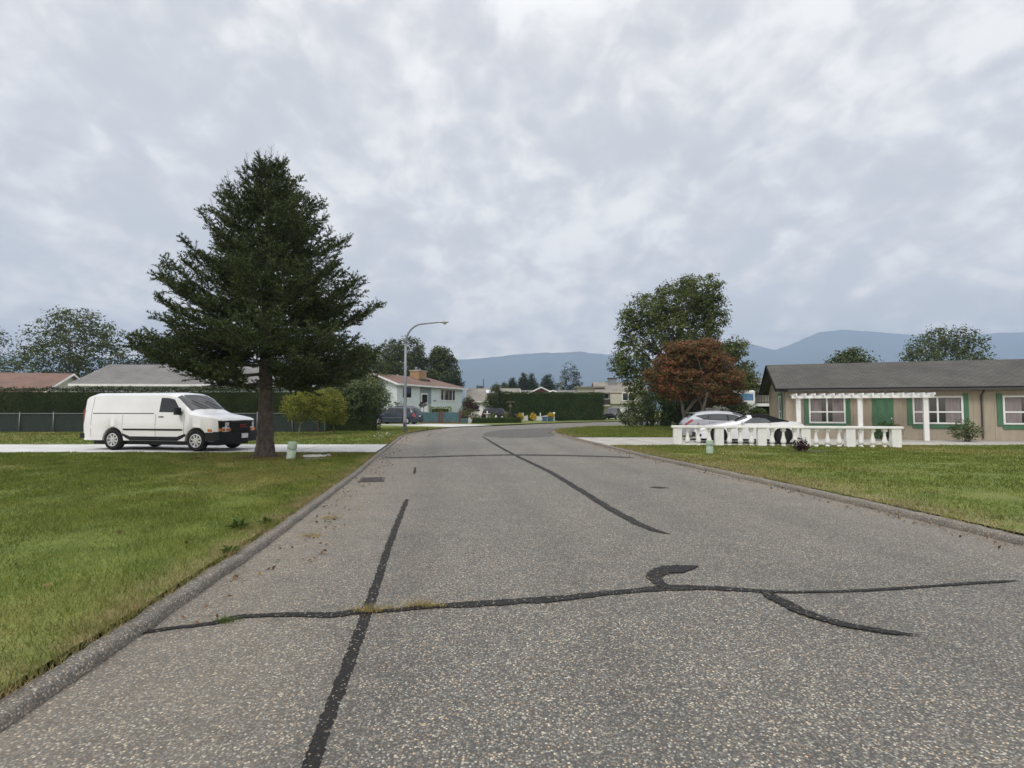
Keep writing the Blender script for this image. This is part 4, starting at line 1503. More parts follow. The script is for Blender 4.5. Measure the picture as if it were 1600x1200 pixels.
# ================================================================== VEHICLES
class Car:
    """lofted body: local x = 0 at the nose running back, +y = left side. Profiles are (x, value) tables."""

    def __init__(s, L, top, belt, wid, rail, sill=0.22, wheels=(), wr=0.34, arch=0.06, step=0.04, railz=0.12, floor=0.22, nose=None):
        s.L, s.wheels, s.wr, s.arch = L, wheels, wr, arch
        s.top, s.belt, s.wid, s.rail, s.sill, s.railz, s.floor = top, belt, wid, rail, sill, railz, floor
        s.xs = np.arange(0, L + 1e-6, step)
        s.xs[-1] = L

    @staticmethod
    def sm(tab, x, r=0.06):
        xs_, ys_ = [q[0] for q in tab], [q[1] for q in tab]
        return sum(np.interp(x + d, xs_, ys_) * k for d, k in ((-r, .2), (-r / 2, .2), (0, .2), (r / 2, .2), (r, .2)))

    def ring(s, x):
        zt, zb = float(s.sm(s.top, x)), float(s.sm(s.belt, x))
        w_, wr_ = float(s.sm(s.wid, x, .04)), float(s.sm(s.rail, x))
        zs = float(s.sm(s.sill, x)) if isinstance(s.sill, list) else s.sill
        low = zs
        for xw in s.wheels:
            r = s.wr + s.arch
            if abs(x - xw) < r:
                low = max(low, s.wr + math.sqrt(r * r - (x - xw) ** 2))
        low = min(low, zb - .08)
        zb = min(zb, zt - .02)
        zm = max(low + .02, zs + (zb - zs) * .55)
        zm = min(zm, zb - .03)
        cab = max(0.0, min(1.0, (zt - zb - .05) / .25))
        zr = zt - (s.railz * cab + .03 * (1 - cab))
        zr = max(zr, zb + .012)
        wr2 = wr_ * cab + (w_ - .10) * (1 - cab)
        return [(0, low), (w_ * .80, low), (w_ * .965, low + .01), (w_, zm), (w_ * .975, zb), (wr2, zr), (wr2 * .72, zr + (zt - zr) * .78), (0, zt)]

    def S(s, x, k, sgn=1):
        x = min(max(x, 0), s.L)
        R = s.ring(x)
        k = min(max(k, 0), 7 - 1e-6)
        i = int(k)
        f = k - i
        y = R[i][0] * (1 - f) + R[i + 1][0] * f
        z = R[i][1] * (1 - f) + R[i + 1][1] * f
        return Vector((x, y * sgn, z))

    def body(s, par, mat, name='body'):
        mb = MB()
        n = 15
        for x in s.xs:
            R = s.ring(x)
            for y, z in R:
                mb.v.append((x, y, z))
            for y, z in R[-2:0:-1]:
                mb.v.append((x, -y, z))
        n = 14
        for i in range(len(s.xs) - 1):
            for k in range(n):
                k2 = (k + 1) % n
                mb.f.append((i * n + k, (i + 1) * n + k, (i + 1) * n + k2, i * n + k2))
        mb.f.append(tuple(range(n)))
        mb.f.append(tuple((len(s.xs) - 1) * n + k for k in reversed(range(n))))
        o = mb.build(name, mat, par)
        smooth_by_angle(o, 38)
        return o

    def panel(s, par, name, mat, quad, off=0.006, sides=(1, -1), nu=8, nv=4):
        """quad: 4 corners (x, k): low-front, low-back, high-back, high-front"""
        for sg in sides:
            mb = MB()
            P = {}
            for i in range(nu + 1):
                for j in range(nv + 1):
                    u, v = i / nu, j / nv
                    a = [quad[0][q] * (1 - u) + quad[1][q] * u for q in (0, 1)]
                    b = [quad[3][q] * (1 - u) + quad[2][q] * u for q in (0, 1)]
                    x, k = a[0] * (1 - v) + b[0] * v, a[1] * (1 - v) + b[1] * v
                    p = s.S(x, k, sg)
                    tx = s.S(x + .03, k, sg) - s.S(x - .03, k, sg)
                    tk = s.S(x, k + .1, sg) - s.S(x, k - .1, sg)
                    n = tx.cross(tk) * (-sg)
                    if n.length < 1e-7:
                        n = Vector((0, sg, 0))
                    n.normalize()
                    if n.y * sg < -.2:
                        n = -n
                    P[i, j] = len(mb.v)
                    mb.v.append(tuple(p + n * off))
            for i in range(nu):
                for j in range(nv):
                    q = (P[i, j], P[i + 1, j], P[i + 1, j + 1], P[i, j + 1])
                    mb.f.append(q if sg < 0 else q[::-1])
            o = mb.build(name, mat, par, True)
        return o

    def screen(s, par, name, mat, x0, x1, k=5.15, inset=0.02, nu=8, nv=10, off=0.008):
        """windscreen / rear glass over the top surface between x0 and x1"""
        mb = MB()
        for i in range(nu + 1):
            x = x0 + (x1 - x0) * i / nu
            for j in range(nv + 1):
                t = -1 + 2 * j / nv
                kk = 7 - abs(t) * (7 - k)
                p = s.S(x, kk, 1 if t >= 0 else -1)
                d = s.S(x + .03, 6.9) - s.S(x - .03, 6.9)
                n = Vector((-d.z, 0, d.x)).normalized()
                mb.v.append(tuple(p + n * off))
        for i in range(nu):
            for j in range(nv):
                a = i * (nv + 1) + j
                mb.f.append((a, a + nv + 1, a + nv + 2, a + 1))
        return mb.build(name, mat, par, True)

    def add_wheels(s, par, track, tw=0.2, rim='alloy', spokes=5, face=None):
        for xw in s.wheels:
            for sg in (1, -1):
                w_ = thing('wheel', None, None, (xw, sg * track, s.wr))
                w_.parent = par
                r = s.wr
                mb = MB()
                h = tw / 2
                mb.lathe([(r * .62, -h), (r * .93, -h), (r, -h * .6), (r, h * .6), (r * .93, h), (r * .62, h), (r * .60, 0), (r * .62, -h)], (0, 0, 0), 24, 'y', False)
                mb.build('tyre', MT['rubber'], w_, True)
                mb = MB()
                yo = sg * h
                d0 = sorted((yo * .35, yo * .45))
                mb.lathe([(r * .62, d0[0]), (r * .62, d0[1])], (0, 0, 0), 24, 'y')
                mb.build('hub_backing', MT['trim'], w_)
                mb = MB()
                ring_ = [(r * .64, yo * 1.0), (r * .56, yo * 1.04), (r * .54, yo * .5), (r * .60, yo * .5), (r * .64, yo * 1.0)]
                mb.lathe(ring_ if sg > 0 else ring_[::-1], (0, 0, 0), 24, 'y', False)
                for q in range(spokes):
                    a = 2 * PI * q / spokes + .3
                    ca, sa = math.cos(a), math.sin(a)
                    pw, r0_, r1_ = r * (.15 if spokes < 8 else .085), r * .05, r * .58
                    vs = []
                    for yy in (yo * .62, yo * .92):
                        for rr, ww in ((r0_, pw * .9), (r1_, pw)):
                            for e_ in (-1, 1):
                                vs.append((ca * rr - sa * ww * e_, yy, sa * rr + ca * ww * e_))
                    mb.add(vs, [(0, 1, 3, 2), (4, 6, 7, 5), (0, 2, 6, 4), (1, 5, 7, 3), (0, 4, 5, 1), (2, 3, 7, 6)])
                mb.lathe([(r * .16, yo * .6), (r * .16, yo * 1.0)] if sg > 0 else [(r * .16, yo * 1.0), (r * .16, yo * .6)], (0, 0, 0), 12, 'y')
                mb.build('rim', MT[rim], w_)

    def under(s, par):
        mb = MB()
        mb.b2(.25, s.L - .25, -s.wid[len(s.wid) // 2][1] * .78, s.wid[len(s.wid) // 2][1] * .78, .2, s.wr + .12)
        mb.build('underbody', MT['trim'], par)

    def handle(s, par, x, k=3.72, mat=None, l=.2):
        for sg in (1, -1):
            p = s.S(x, k, sg)
            mb = MB()
            mb.b2(p.x - l / 2, p.x + l / 2, p.y - .02, p.y + .02, p.z - .018, p.z + .018)
            mb.build('door_handle', mat, par, bevel=.008)

    def mirrors(s, par, x, k, mat, sz=(.12, .2, .14)):
        for sg in (1, -1):
            p = s.S(x, k, sg)
            mb = MB()
            mb.box((p.x, p.y + sg * .14, p.z + .06), sz, 0, .8)
            mb.box((p.x, p.y + sg * .03, p.z + .02), (.05, .1, .04))
            mb.build('side_mirror', mat, par, bevel=.03)


def seam(c, par, xs_, k0=2.3, k1=3.98):
    for x in xs_:
        c.panel(par, 'door_seam', MT['trim'], [(x - .006, k0), (x + .006, k0), (x + .006, k1), (x - .006, k1)], .003, nu=1, nv=6)


# ---- white cargo van nosing out of the left driveway
def build_van():
    L = 5.7
    t = thing('cargo_van', 'white cargo van with black grille parked in the left driveway', 'van', (-9.82, 19.25, 0.1), rad(180 - 11))
    top = [(0, .98), (.04, 1.08), (.18, 1.18), (.5, 1.25), (.95, 1.33), (1.2, 1.42), (1.85, 1.98), (2.2, 2.08), (5.45, 2.08), (5.66, 2.0), (5.7, 1.9)]
    belt = [(0, .95), (.05, 1.08), (.3, 1.15), (1.0, 1.24), (1.3, 1.28), (5.7, 1.28)]
    wid = [(0, .70), (.06, .83), (.16, .92), (.35, .98), (.7, 1.0), (5.5, 1.0), (5.7, .96)]
    rail = [(0, .8), (1.2, .86), (2.0, .85), (5.7, .85)]
    c = Car(L, top, belt, wid, rail, .34, (.98, 4.42), .37, .07, .04, .12)
    c.body(t, MT['white_car'])
    c.under(t)
    c.add_wheels(t, .86, .24, 'alloy', 8)
    c.screen(t, 'windscreen', MT['glass'], 1.27, 1.9, 5.1)
    c.panel(t, 'side_window', MT['glass'], [(1.5, 4.12), (2.5, 4.12), (2.5, 4.86), (1.95, 4.86)])
    c.panel(t, 'wheel_arch_trim', MT['trim'], [(1.4, 2.02), (4.0, 2.02), (4.0, 2.3), (1.4, 2.3)], .012)
    seam(c, t, (1.45, 2.62, 4.0))
    c.handle(t, 2.4, 3.8, MT['trim'])
    c.panel(t, 'side_moulding', MT['trim'], [(1.5, 2.72), (3.95, 2.72), (3.95, 2.84), (1.5, 2.84)], .014, nv=1)
    c.panel(t, 'door_rail', MT['trim'], [(2.7, 4.03), (5.3, 4.03), (5.3, 4.07), (2.7, 4.07)], .006, nv=1)
    seam(c, t, (5.35,), 2.3, 4.9)
    c.panel(t, 'fuel_door', MT['white_car'], [(4.9, 3.35), (5.08, 3.35), (5.08, 3.65), (4.9, 3.65)], .008)
    c.panel(t, 'side_marker', MT['amber'], [(.34, 2.75), (.5, 2.75), (.5, 2.95), (.34, 2.95)], .010)
    c.mirrors(t, 1.62, 4.15, MT['trim'], (.14, .24, .26))
    # front: bowed bumper, grille with bars, stacked lamps
    def bow(y, e=0.0):
        return -.06 - e + .17 * abs(y / 1.0) ** 2.4
    def strip(mb, y0, y1, z0, z1, e, th=.10, n=12):
        o_ = len(mb.v)
        for i in range(n + 1):
            y = y0 + (y1 - y0) * i / n
            x = bow(y, e)
            for xx in (x, x + th + .12):
                for z in (z0, z1):
                    mb.v.append((xx, y, z))
        for i in range(n):
            a, b = o_ + i * 4, o_ + i * 4 + 4
            mb.f += [(a, a + 1, b + 1, b), (a + 1, a + 3, b + 3, b + 1), (a, b, b + 2, a + 2)]
        mb.f += [(o_, o_ + 2, o_ + 3, o_ + 1), (o_ + n * 4, o_ + n * 4 + 1, o_ + n * 4 + 3, o_ + n * 4 + 2)]
    mb = MB()
    strip(mb, -1.0, 1.0, .40, .64, .10, .12)
    strip(mb, -.94, .94, .30, .40, .04, .12)
    strip(mb, -.98, .98, .64, .68, .04, .12)
    # returns round the corners
    for sg in (1, -1):
        mb.b2(.1, .58, sg * .985 - .02, sg * .985 + .02, .36, .66)
    mb.build('front_bumper', MT['trim'], t)
    mb = MB()
    strip(mb, -.90, .90, .68, 1.06, -.02, .05)
    gr_ = mb.build('grille', MT['trim'], t)
    mb = MB()
    for i in range(5):
        strip(mb, -.48, .48, .73 + i * .065, .745 + i * .065, .012, .02)
    mb.build('grille_bars', MT['dark_steel'], gr_)
    mb = MB()
    strip(mb, -.5, .5, 1.045, 1.075, .014, .02)
    mb.build('grille_surround', MT['chrome'], gr_)
    fc = bpy.data.curves.new('emblem', 'FONT')
    fc.body = 'GMC'
    fc.size = .16
    fc.extrude = .01
    fc.align_x = 'CENTER'
    fc.align_y = 'CENTER'
    fo = bpy.data.objects.new('emblem', fc)
    COL.objects.link(fo)
    fc.materials.append(MT['emblem_red'])
    fo.parent = gr_
    fo.location = (-.115, 0, .87)
    fo.rotation_euler = (PI / 2, 0, -PI / 2)
    bpy.context.view_layer.update()
    em = bpy.data.meshes.new_from_object(fo.evaluated_get(bpy.context.evaluated_depsgraph_get()))
    eo = link_mesh('emblem', em, None, gr_)
    eo.location, eo.rotation_euler = fo.location.copy(), fo.rotation_euler.copy()
    bpy.data.objects.remove(fo)
    eo.name = 'emblem'
    if not em.materials:
        em.materials.append(MT['emblem_red'])
    for sg in (1, -1):
        a, b = sorted((sg * .52, sg * .9))
        mb = MB()
        strip(mb, a, b, .84, 1.04, .004, .04, 5)
        hl = mb.build('headlight', MT['trim'], t)
        mb = MB()
        strip(mb, *sorted((sg * .60, sg * .74)), .88, 1.01, .012, .03, 3)
        mb.build('lamp_lens', MT['lamp_clear'], hl)
        mb = MB()
        strip(mb, a, b, .70, .79, .012, .04, 5)
        mb.build('turn_signal', MT['amber'], t)
    mb = MB()
    mb.b2(-.205, -.185, -.16, .16, .44, .60)
    mb.build('licence_plate', MT['plate'], t)
    # wipers
    mb = MB()
    for y in (-.55, .1):
        mb.tube([(1.22, y, 1.50), (1.55, y + .45, 1.77)], .012, 5)
    mb.build('wiper', MT['trim'], t)
    # rear doors / lamps
    for sg in (1, -1):
        mb = MB()
        a, b = sorted((sg * .82, sg * .96))
        mb.b2(5.68, 5.72, a, b, 1.0, 1.45)
        mb.build('tail_light', MT['red_lens'], t)
    mb = MB()
    mb.b2(5.66, 5.86, -.95, .95, .42, .6)
    mb.build('rear_bumper', MT['trim'], t)
    return t


build_van()


# ---- dark minivan by the blue house, nose to the left
def build_minivan():
    L = 4.95
    rz = -rad(15)
    t = thing('minivan', 'dark navy minivan with silver wheels parked beside the blue bungalow', 'minivan', (-13.95, 54.2, 0.1), rz)
    top = [(0, .62), (.06, .78), (.3, .9), (.9, 1.02), (1.15, 1.08), (1.55, 1.38), (2.0, 1.66), (2.5, 1.75), (4.2, 1.75), (4.55, 1.68), (4.78, 1.35), (4.9, 1.0), (4.95, .7)]
    belt = [(0, .58), (.1, .74), (.5, .84), (1.2, .95), (4.6, 1.05), (4.95, .85)]
    wid = [(0, .55), (.08, .74), (.25, .88), (.6, .96), (4.4, .96), (4.8, .9), (4.95, .8)]
    rail = [(0, .7), (1.2, .75), (2.0, .72), (4.3, .7), (4.95, .68)]
    c = Car(L, top, belt, wid, rail, .24, (.92, 3.95), .34, .06, .04, .14)
    c.body(t, MT['navy_car'])
    c.under(t)
    c.add_wheels(t, .84, .21, 'alloy', 7)
    c.screen(t, 'windscreen', MT['glass'], 1.2, 1.98, 5.1)
    c.screen(t, 'rear_window', MT['glass'], 4.48, 4.84, 5.1)
    c.panel(t, 'side_window', MT['glass'], [(1.55, 4.12), (2.55, 4.12), (2.55, 4.88), (2.05, 4.88)])
    c.panel(t, 'side_window', MT['glass'], [(2.64, 4.12), (3.5, 4.12), (3.5, 4.88), (2.64, 4.88)])
    c.panel(t, 'side_window', MT['glass'], [(3.58, 4.12), (4.42, 4.12), (4.3, 4.88), (3.58, 4.88)])
    c.panel(t, 'headlight', MT['lamp_clear'], [(.05, 3.3), (.42, 3.5), (.5, 3.95), (.1, 3.95)])
    c.panel(t, 'tail_light', MT['red_lens'], [(4.62, 3.3), (4.9, 3.3), (4.82, 4.3), (4.62, 4.3)])
    c.panel(t, 'side_moulding', MT['chrome'], [(1.35, 3.02), (3.5, 3.02), (3.5, 3.08), (1.35, 3.08)], .012, nv=1)
    seam(c, t, (1.5, 2.6, 3.54))
    c.handle(t, 2.4, 3.72, MT['navy_car'])
    c.handle(t, 2.78, 3.72, MT['navy_car'])
    c.mirrors(t, 1.7, 4.2, MT['navy_car'])
    mb = MB()
    mb.b2(4.90, 5.03, -.78, .78, .42, .60)
    mb.b2(-.06, .08, -.6, .6, .34, .52)
    mb.build('bumper', MT['navy_car'], t, bevel=.03)
    mb = MB()
    mb.b2(4.955, 4.975, -.18, .18, .74, .86)
    mb.build('licence_plate', MT['plate'], t)
    mb = MB()
    for sg in (1, -1):
        mb.tube([(2.3, sg * .62, 1.79), (4.1, sg * .62, 1.79)], .018, 5)
    mb.build('roof_rack', MT['trim'], t)
    return t


build_minivan()


# ---- silver hatchback, tail to the left
def build_hatch():
    L = 4.5
    t = thing('hatchback', 'silver hatchback with red tail lights parked behind the balustrade', 'car', (12.82, 25.75, 0.08), math.atan2(0.16, -0.985))
    top = [(0, .55), (.05, .68), (.35, .82), (1.0, .95), (1.2, 1.0), (1.7, 1.24), (2.2, 1.38), (2.8, 1.43), (3.4, 1.41), (3.95, 1.32), (4.2, 1.16), (4.38, .98), (4.47, .8), (4.5, .62)]
    belt = [(0, .52), (.1, .66), (.6, .78), (1.3, .88), (3.4, .98), (4.1, 1.02), (4.5, .75)]
    wid = [(0, .5), (.08, .7), (.25, .83), (.6, .9), (4.0, .9), (4.35, .8), (4.5, .66)]
    rail = [(0, .6), (1.3, .66), (2.2, .62), (3.6, .6), (4.2, .58), (4.5, .55)]
    c = Car(L, top, belt, wid, rail, .22, (.87, 3.52), .33, .05, .035, .12)
    c.body(t, MT['silver_car'])
    c.under(t)
    c.add_wheels(t, .78, .2, 'alloy', 5)
    c.screen(t, 'windscreen', MT['glass'], 1.26, 2.15, 5.1)
    c.screen(t, 'rear_window', MT['glass'], 3.98, 4.26, 5.1)
    c.panel(t, 'side_window', MT['glass'], [(1.5, 4.12), (2.4, 4.12), (2.4, 4.85), (2.0, 4.85)])
    c.panel(t, 'side_window', MT['glass'], [(2.47, 4.12), (3.3, 4.12), (3.3, 4.82), (2.47, 4.85)])
    c.panel(t, 'side_window', MT['glass'], [(3.35, 4.14), (3.55, 4.2), (3.86, 4.74), (3.35, 4.82)])
    c.panel(t, 'window_surround', MT['trim'], [(1.42, 4.03), (3.55, 4.03), (3.95, 4.83), (1.98, 4.93)], .003)
    c.panel(t, 'tail_light', MT['red_lens'], [(4.02, 3.72), (4.40, 3.4), (4.39, 3.88), (4.1, 4.02)])
    c.panel(t, 'headlight', MT['lamp_clear'], [(.06, 3.3), (.5, 3.6), (.6, 3.95), (.1, 3.95)])
    seam(c, t, (1.45, 2.44, 3.3))
    c.handle(t, 2.28, 3.7, MT['silver_car'])
    c.handle(t, 3.12, 3.7, MT['silver_car'])
    c.mirrors(t, 1.65, 4.15, MT['silver_car'])
    mb = MB()
    mb.box((4.0, 0, c.S(3.95, 7).z - .005), (.26, .98, .03))
    mb.build('spoiler', MT['silver_car'], t, bevel=.01)
    mb = MB()
    mb.b2(4.42, 4.55, -.62, .62, .38, .58)
    mb.b2(-.05, .1, -.55, .55, .3, .5)
    mb.build('bumper', MT['silver_car'], t, bevel=.04)
    mb = MB()
    mb.b2(4.552, 4.57, -.17, .17, .46, .56)
    mb.build('licence_plate', MT['plate'], t)
    return t


build_hatch()


# ---- white convertible with black soft top, nose to the left
def build_convertible():
    L = 4.5
    t = thing('convertible', 'white sports convertible with raised black soft top behind the balustrade', 'car', (8.27, 24.2, 0.08), math.atan2(-0.20, 0.98))
    top = [(0, .45), (.05, .58), (.25, .68), (.9, .84), (1.45, .94), (1.6, .97), (2.0, 1.15), (2.25, 1.23), (2.7, 1.27), (3.1, 1.22), (3.5, 1.07), (3.72, .99), (4.2, .95), (4.42, .86), (4.5, .62)]
    belt = [(0, .42), (.08, .52), (.5, .70), (1.4, .82), (1.9, .86), (2.8, .88), (3.5, .95), (4.1, .92), (4.5, .62)]
    wid = [(0, .5), (.1, .72), (.35, .87), (.7, .94), (1.6, .90), (2.6, .90), (3.5, .96), (4.1, .92), (4.4, .8), (4.5, .7)]
    rail = [(0, .6), (1.5, .68), (2.2, .58), (3.0, .56), (3.5, .58), (4.5, .6)]
    c = Car(L, top, belt, wid, rail, .2, (.88, 3.5), .34, .045, .035, .11)
    c.body(t, MT['white_car'])
    c.under(t)
    c.add_wheels(t, .81, .24, 'dark_alloy', 10)
    for w_ in [q for q in t.children if q.name.startswith('wheel')]:
        mb = MB()
        mb.b2(.06, .16, -.03, .03, -.08, .12)
        mb.build('brake_caliper', MT['caliper'], w_)
    c.screen(t, 'windscreen', MT['glass'], 1.64, 2.16, 5.1)
    c.screen(t, 'windscreen_frame', MT['white_car'], 2.18, 2.32, 5.0, off=.010)
    # soft top over the cabin
    mb = MB()
    xs_ = np.linspace(2.33, 3.74, 24)
    nv = 14
    for x in xs_:
        for j in range(nv + 1):
            tt = -1 + 2 * j / nv
            kk = 7 - abs(tt) * (7 - 4.86)
            p = c.S(x, kk, 1 if tt >= 0 else -1)
            mb.v.append((p.x, p.y * 1.02, p.z + .016))
    for i in range(len(xs_) - 1):
        for j in range(nv):
            a = i * (nv + 1) + j
            mb.f.append((a, a + nv + 1, a + nv + 2, a + 1))
    mb.build('soft_top', MT['softtop'], t, True)
    c.panel(t, 'soft_top_side', MT['softtop'], [(2.9, 4.02), (3.72, 4.05), (3.72, 4.95), (2.6, 4.95)], .016)
    c.panel(t, 'side_window', MT['glass'], [(1.78, 4.06), (3.05, 4.06), (2.88, 4.72), (2.3, 4.86)], .02)
    c.panel(t, 'headlight', MT['lamp_clear'], [(.12, 3.55), (.62, 3.8), (.7, 4.0), (.2, 4.0)])
    c.panel(t, 'side_vent', MT['trim'], [(1.42, 3.4), (1.62, 3.4), (1.62, 3.62), (1.42, 3.62)])
    c.panel(t, 'air_intake', MT['trim'], [(.05, 2.4), (.2, 2.4), (.22, 3.0), (.07, 3.0)])
    c.panel(t, 'tail_light', MT['red_lens'], [(4.2, 3.6), (4.46, 3.4), (4.46, 3.7), (4.2, 3.85)])
    seam(c, t, (1.72, 2.98), 2.4, 3.98)
    c.handle(t, 2.8, 3.6, MT['white_car'])
    c.mirrors(t, 1.86, 4.15, MT['white_car'], (.13, .2, .11))
    mb = MB()
    mb.b2(-.03, .07, -.5, .5, .26, .46)
    mb.build('grille', MT['trim'], t)
    return t


build_convertible()


# ---- distant SUV at the cream house
def build_suv(name, label, cat, loc, rz, paint, rim='alloy', hgt=1.0):
    L = 4.7
    t = thing(name, label, cat, loc, rz)
    top = [(0, .7), (.06, .9), (.4, 1.0), (1.2, 1.1), (1.4, 1.15), (1.95, 1.62), (2.3, 1.74), (4.2, 1.74), (4.5, 1.6), (4.66, 1.1), (4.7, .8)]
    top = [(a, b * hgt) for a, b in top]
    belt = [(0, .66), (.1, .85), (.6, .95), (1.4, 1.02), (4.4, 1.08), (4.7, .9)]
    belt = [(a, b * hgt) for a, b in belt]
    wid = [(0, .66), (.1, .82), (.3, .9), (4.3, .92), (4.6, .88), (4.7, .84)]
    rail = [(0, .7), (1.5, .74), (4.7, .72)]
    c = Car(L, top, belt, wid, rail, .3, (.9, 3.65), .36, .06, .05, .12)
    c.body(t, MT[paint])
    c.under(t)
    c.add_wheels(t, .8, .22, rim, 5)
    c.screen(t, 'windscreen', MT['glass'], 1.45, 2.0, 5.1)
    c.screen(t, 'rear_window', MT['glass'], 4.36, 4.62, 5.1)
    c.panel(t, 'side_window', MT['glass'], [(1.75, 4.1), (2.7, 4.1), (2.7, 4.88), (2.1, 4.88)])
    c.panel(t, 'side_window', MT['glass'], [(2.8, 4.1), (4.2, 4.1), (4.05, 4.88), (2.8, 4.88)])
    c.panel(t, 'headlight', MT['lamp_clear'], [(.03, 3.4), (.3, 3.5), (.34, 3.95), (.06, 3.95)])
    c.panel(t, 'tail_light', MT['red_lens'], [(4.45, 3.4), (4.66, 3.4), (4.6, 4.3), (4.45, 4.3)])
    mb = MB()
    mb.b2(4.66, 4.8, -.8, .8, .42, .62)
    mb.b2(-.08, .08, -.75, .75, .4, .62)
    mb.build('bumper', MT['trim'], t, bevel=.02)
    mb = MB()
    mb.b2(-.02, .06, -.5, .5, .66, .86)
    mb.build('grille', MT['trim'], t)
    return t


suvp = G(955, 656.5)
build_suv('suv', 'black four-wheel drive with chrome trim on the cream house driveway', 'suv', (suvp.x - .6, 76.5, 0.12), rad(68), 'black_car')

# car with tailgate up in the driveway behind the low hedge: light roof, black body
mm = build_suv('parked_car', 'black car with glossy roof parked behind the low box hedge', 'car', (0.9, 67.5, 0.12), rad(180 - 12), 'black_car', hgt=.95)


# trailer behind the maple
t = thing('trailer', 'white and blue striped travel trailer glimpsed behind shrubs right of the red maple', 'trailer', (15.5, 47.2, 0.1), rad(-6))
mb = MB()
mb.b2(0, 5.9, 0, 2.3, .55, 3.15)
mb.build('body', MT['white'], t, bevel=.15)
mb = MB()
mb.b2(.3, 5.7, -.012, -.003, 2.25, 2.85)
mb.build('stripe', MT['blue_panel'], t)
window(t, 1.0, 2.2, 1.5, 2.1, -.012, fw=.05, fm='galv')
window(t, 3.9, 5.1, 1.5, 2.1, -.012, fw=.05, fm='galv')
mb = MB()
mb.lathe([(.2, -.02), (.34, -.02), (.34, .18), (.2, .18)], (2.8, .12, .36), 16, 'y')
mb.build('wheel', MT['rubber'], t)
mb = MB()
mb.lathe([(.2, -.02), (.34, -.02), (.34, .18), (.2, .18)], (3.6, .12, .36), 16, 'y')
mb.build('wheel', MT['rubber'], t)

# white garbage enclosure beside the hedge end
p = W(933, 650, 72)
t = thing('cargo_trailer', 'small white cargo trailer at the right end of the tall hedge', 'trailer', (p.x, 72.4, .1), rad(6))
mb = MB()
mb.b2(0, .95, 0, 2.4, .3, 1.42)
mb.b2(0, .02, -.02, 0, .3, 1.42)
mb.build('body', MT['white'], t)
mb = MB()
for x in (.0, .46, .62, .90):
    mb.b2(x, x + .05, -.05, -.003, .3, 1.42)
mb.build('door_frame', MT['galv'], t)
mb = MB()
mb.lathe([(.1, -.05), (.26, -.05), (.26, .1), (.1, .1)], (.3, .06, .27), 14, 'y')
mb.lathe([(.1, -.05), (.26, -.05), (.26, .1), (.1, .1)], (.8, .06, .27), 14, 'y')
mb.build('wheel', MT['rubber'], t)


# ================================================================== STREET FURNITURE
p = G(632.5, 675.5, .1)
t = thing('street_lamp', 'tall grey curved-arm street lamp on the left verge at the bend', 'street lamp', p)
mb = MB()
mb.tube([(0, 0, -.05), (0, 0, .9), (0, 0, .92), (0, 0, 3), (0, 0, 5.7)], [.125, .115, .105, .095, .075], 12)
mb.build('pole', MT['galv'], t, True)
mb = MB()
mb.b2(-.055, .055, -.145, -.10, .35, .65)
mb.build('hand_hole_cover', MT['dark_steel'], t)
mb = MB()
pts = [(0, 0, 5.7)]
for i in range(1, 13):
    a = PI / 2 * i / 12
    pts.append((1.15 * (1 - math.cos(a)), 0, 5.7 + 1.28 * math.sin(a)))
pts += [(1.6, 0, 7.03), (2.1, 0, 7.07)]
mb.tube(pts, [.075] + [.072 - .002 * i for i in range(12)] + [.045, .04], 10)
mb.build('arm', MT['galv'], t, True)
mb = MB()
prof_ = [(0, .05, .04), (.12, .09, .06), (.3, .14, .08), (.5, .16, .09), (.66, .12, .07), (.72, .04, .03)]
o_ = 0
n = 12
for (x, ry, rz_) in prof_:
    for k in range(n):
        a = 2 * PI * k / n
        mb.v.append((2.05 + x, ry * math.cos(a), 7.08 + rz_ * math.sin(a) * (1.0 if math.sin(a) > 0 else .5)))
for i in range(len(prof_) - 1):
    for k in range(n):
        k2 = (k + 1) % n
        mb.f.append((i * n + k, (i + 1) * n + k, (i + 1) * n + k2, i * n + k2))
mb.f.append(tuple(range(n)))
mb.f.append(tuple((len(prof_) - 1) * n + k for k in reversed(range(n))))
hd = mb.build('lamp_head', MT['lamp_head'], t, True)
mb = MB()
mb.lathe([(.02, 6.93), (.09, 6.96), (.125, 7.02), (.13, 7.045)], (2.5, 0, 0), 14)
mb.build('lens', MT['lamp_lens'], hd, True)
mb = MB()
mb.lathe([(.04, 7.15), (.04, 7.21), (.01, 7.23)], (2.45, 0, 0), 8)
mb.build('photocell', MT['lamp_head'], hd)


def pedestal(name, label, base, r, h, lean, rz=0.0):
    t = thing(name, label, 'utility pedestal', base, rz, 'pale green utility pedestals')
    t.rotation_euler = (0, lean, rz)
    mb = MB()
    mb.lathe([(r * 1.0, -.06), (r * 1.02, .03), (r * .98, .05), (r * .98, h * .62)], n=18)
    mb.build('base', MT['ped_green'], t, True)
    mb = MB()
    mb.lathe([(r * 1.07, h * .6), (r * 1.07, h * .93), (r * 1.0, h * .975), (r * .8, h), (0.001, h * 1.012)], n=18)
    o = mb.build('cap', MT['ped_green'], t)
    smooth_by_angle(o, 40)
    mb = MB()
    mb.b2(-.03, .03, -r * 1.1, -r * 1.06, h * .64, h * .7)
    mb.build('lock', MT['galv'], t)
    return t


p = G(454, 718, .1)
pedestal('utility_pedestal', 'tilted pale green utility pedestal in the grass right of the spruce trunk', p, .125, .52, rad(7), rad(-15))
p = G(1109, 708.5, .1)
pedestal('utility_pedestal', 'upright pale green utility pedestal in front of the white balustrade', p, .115, .44, rad(1))

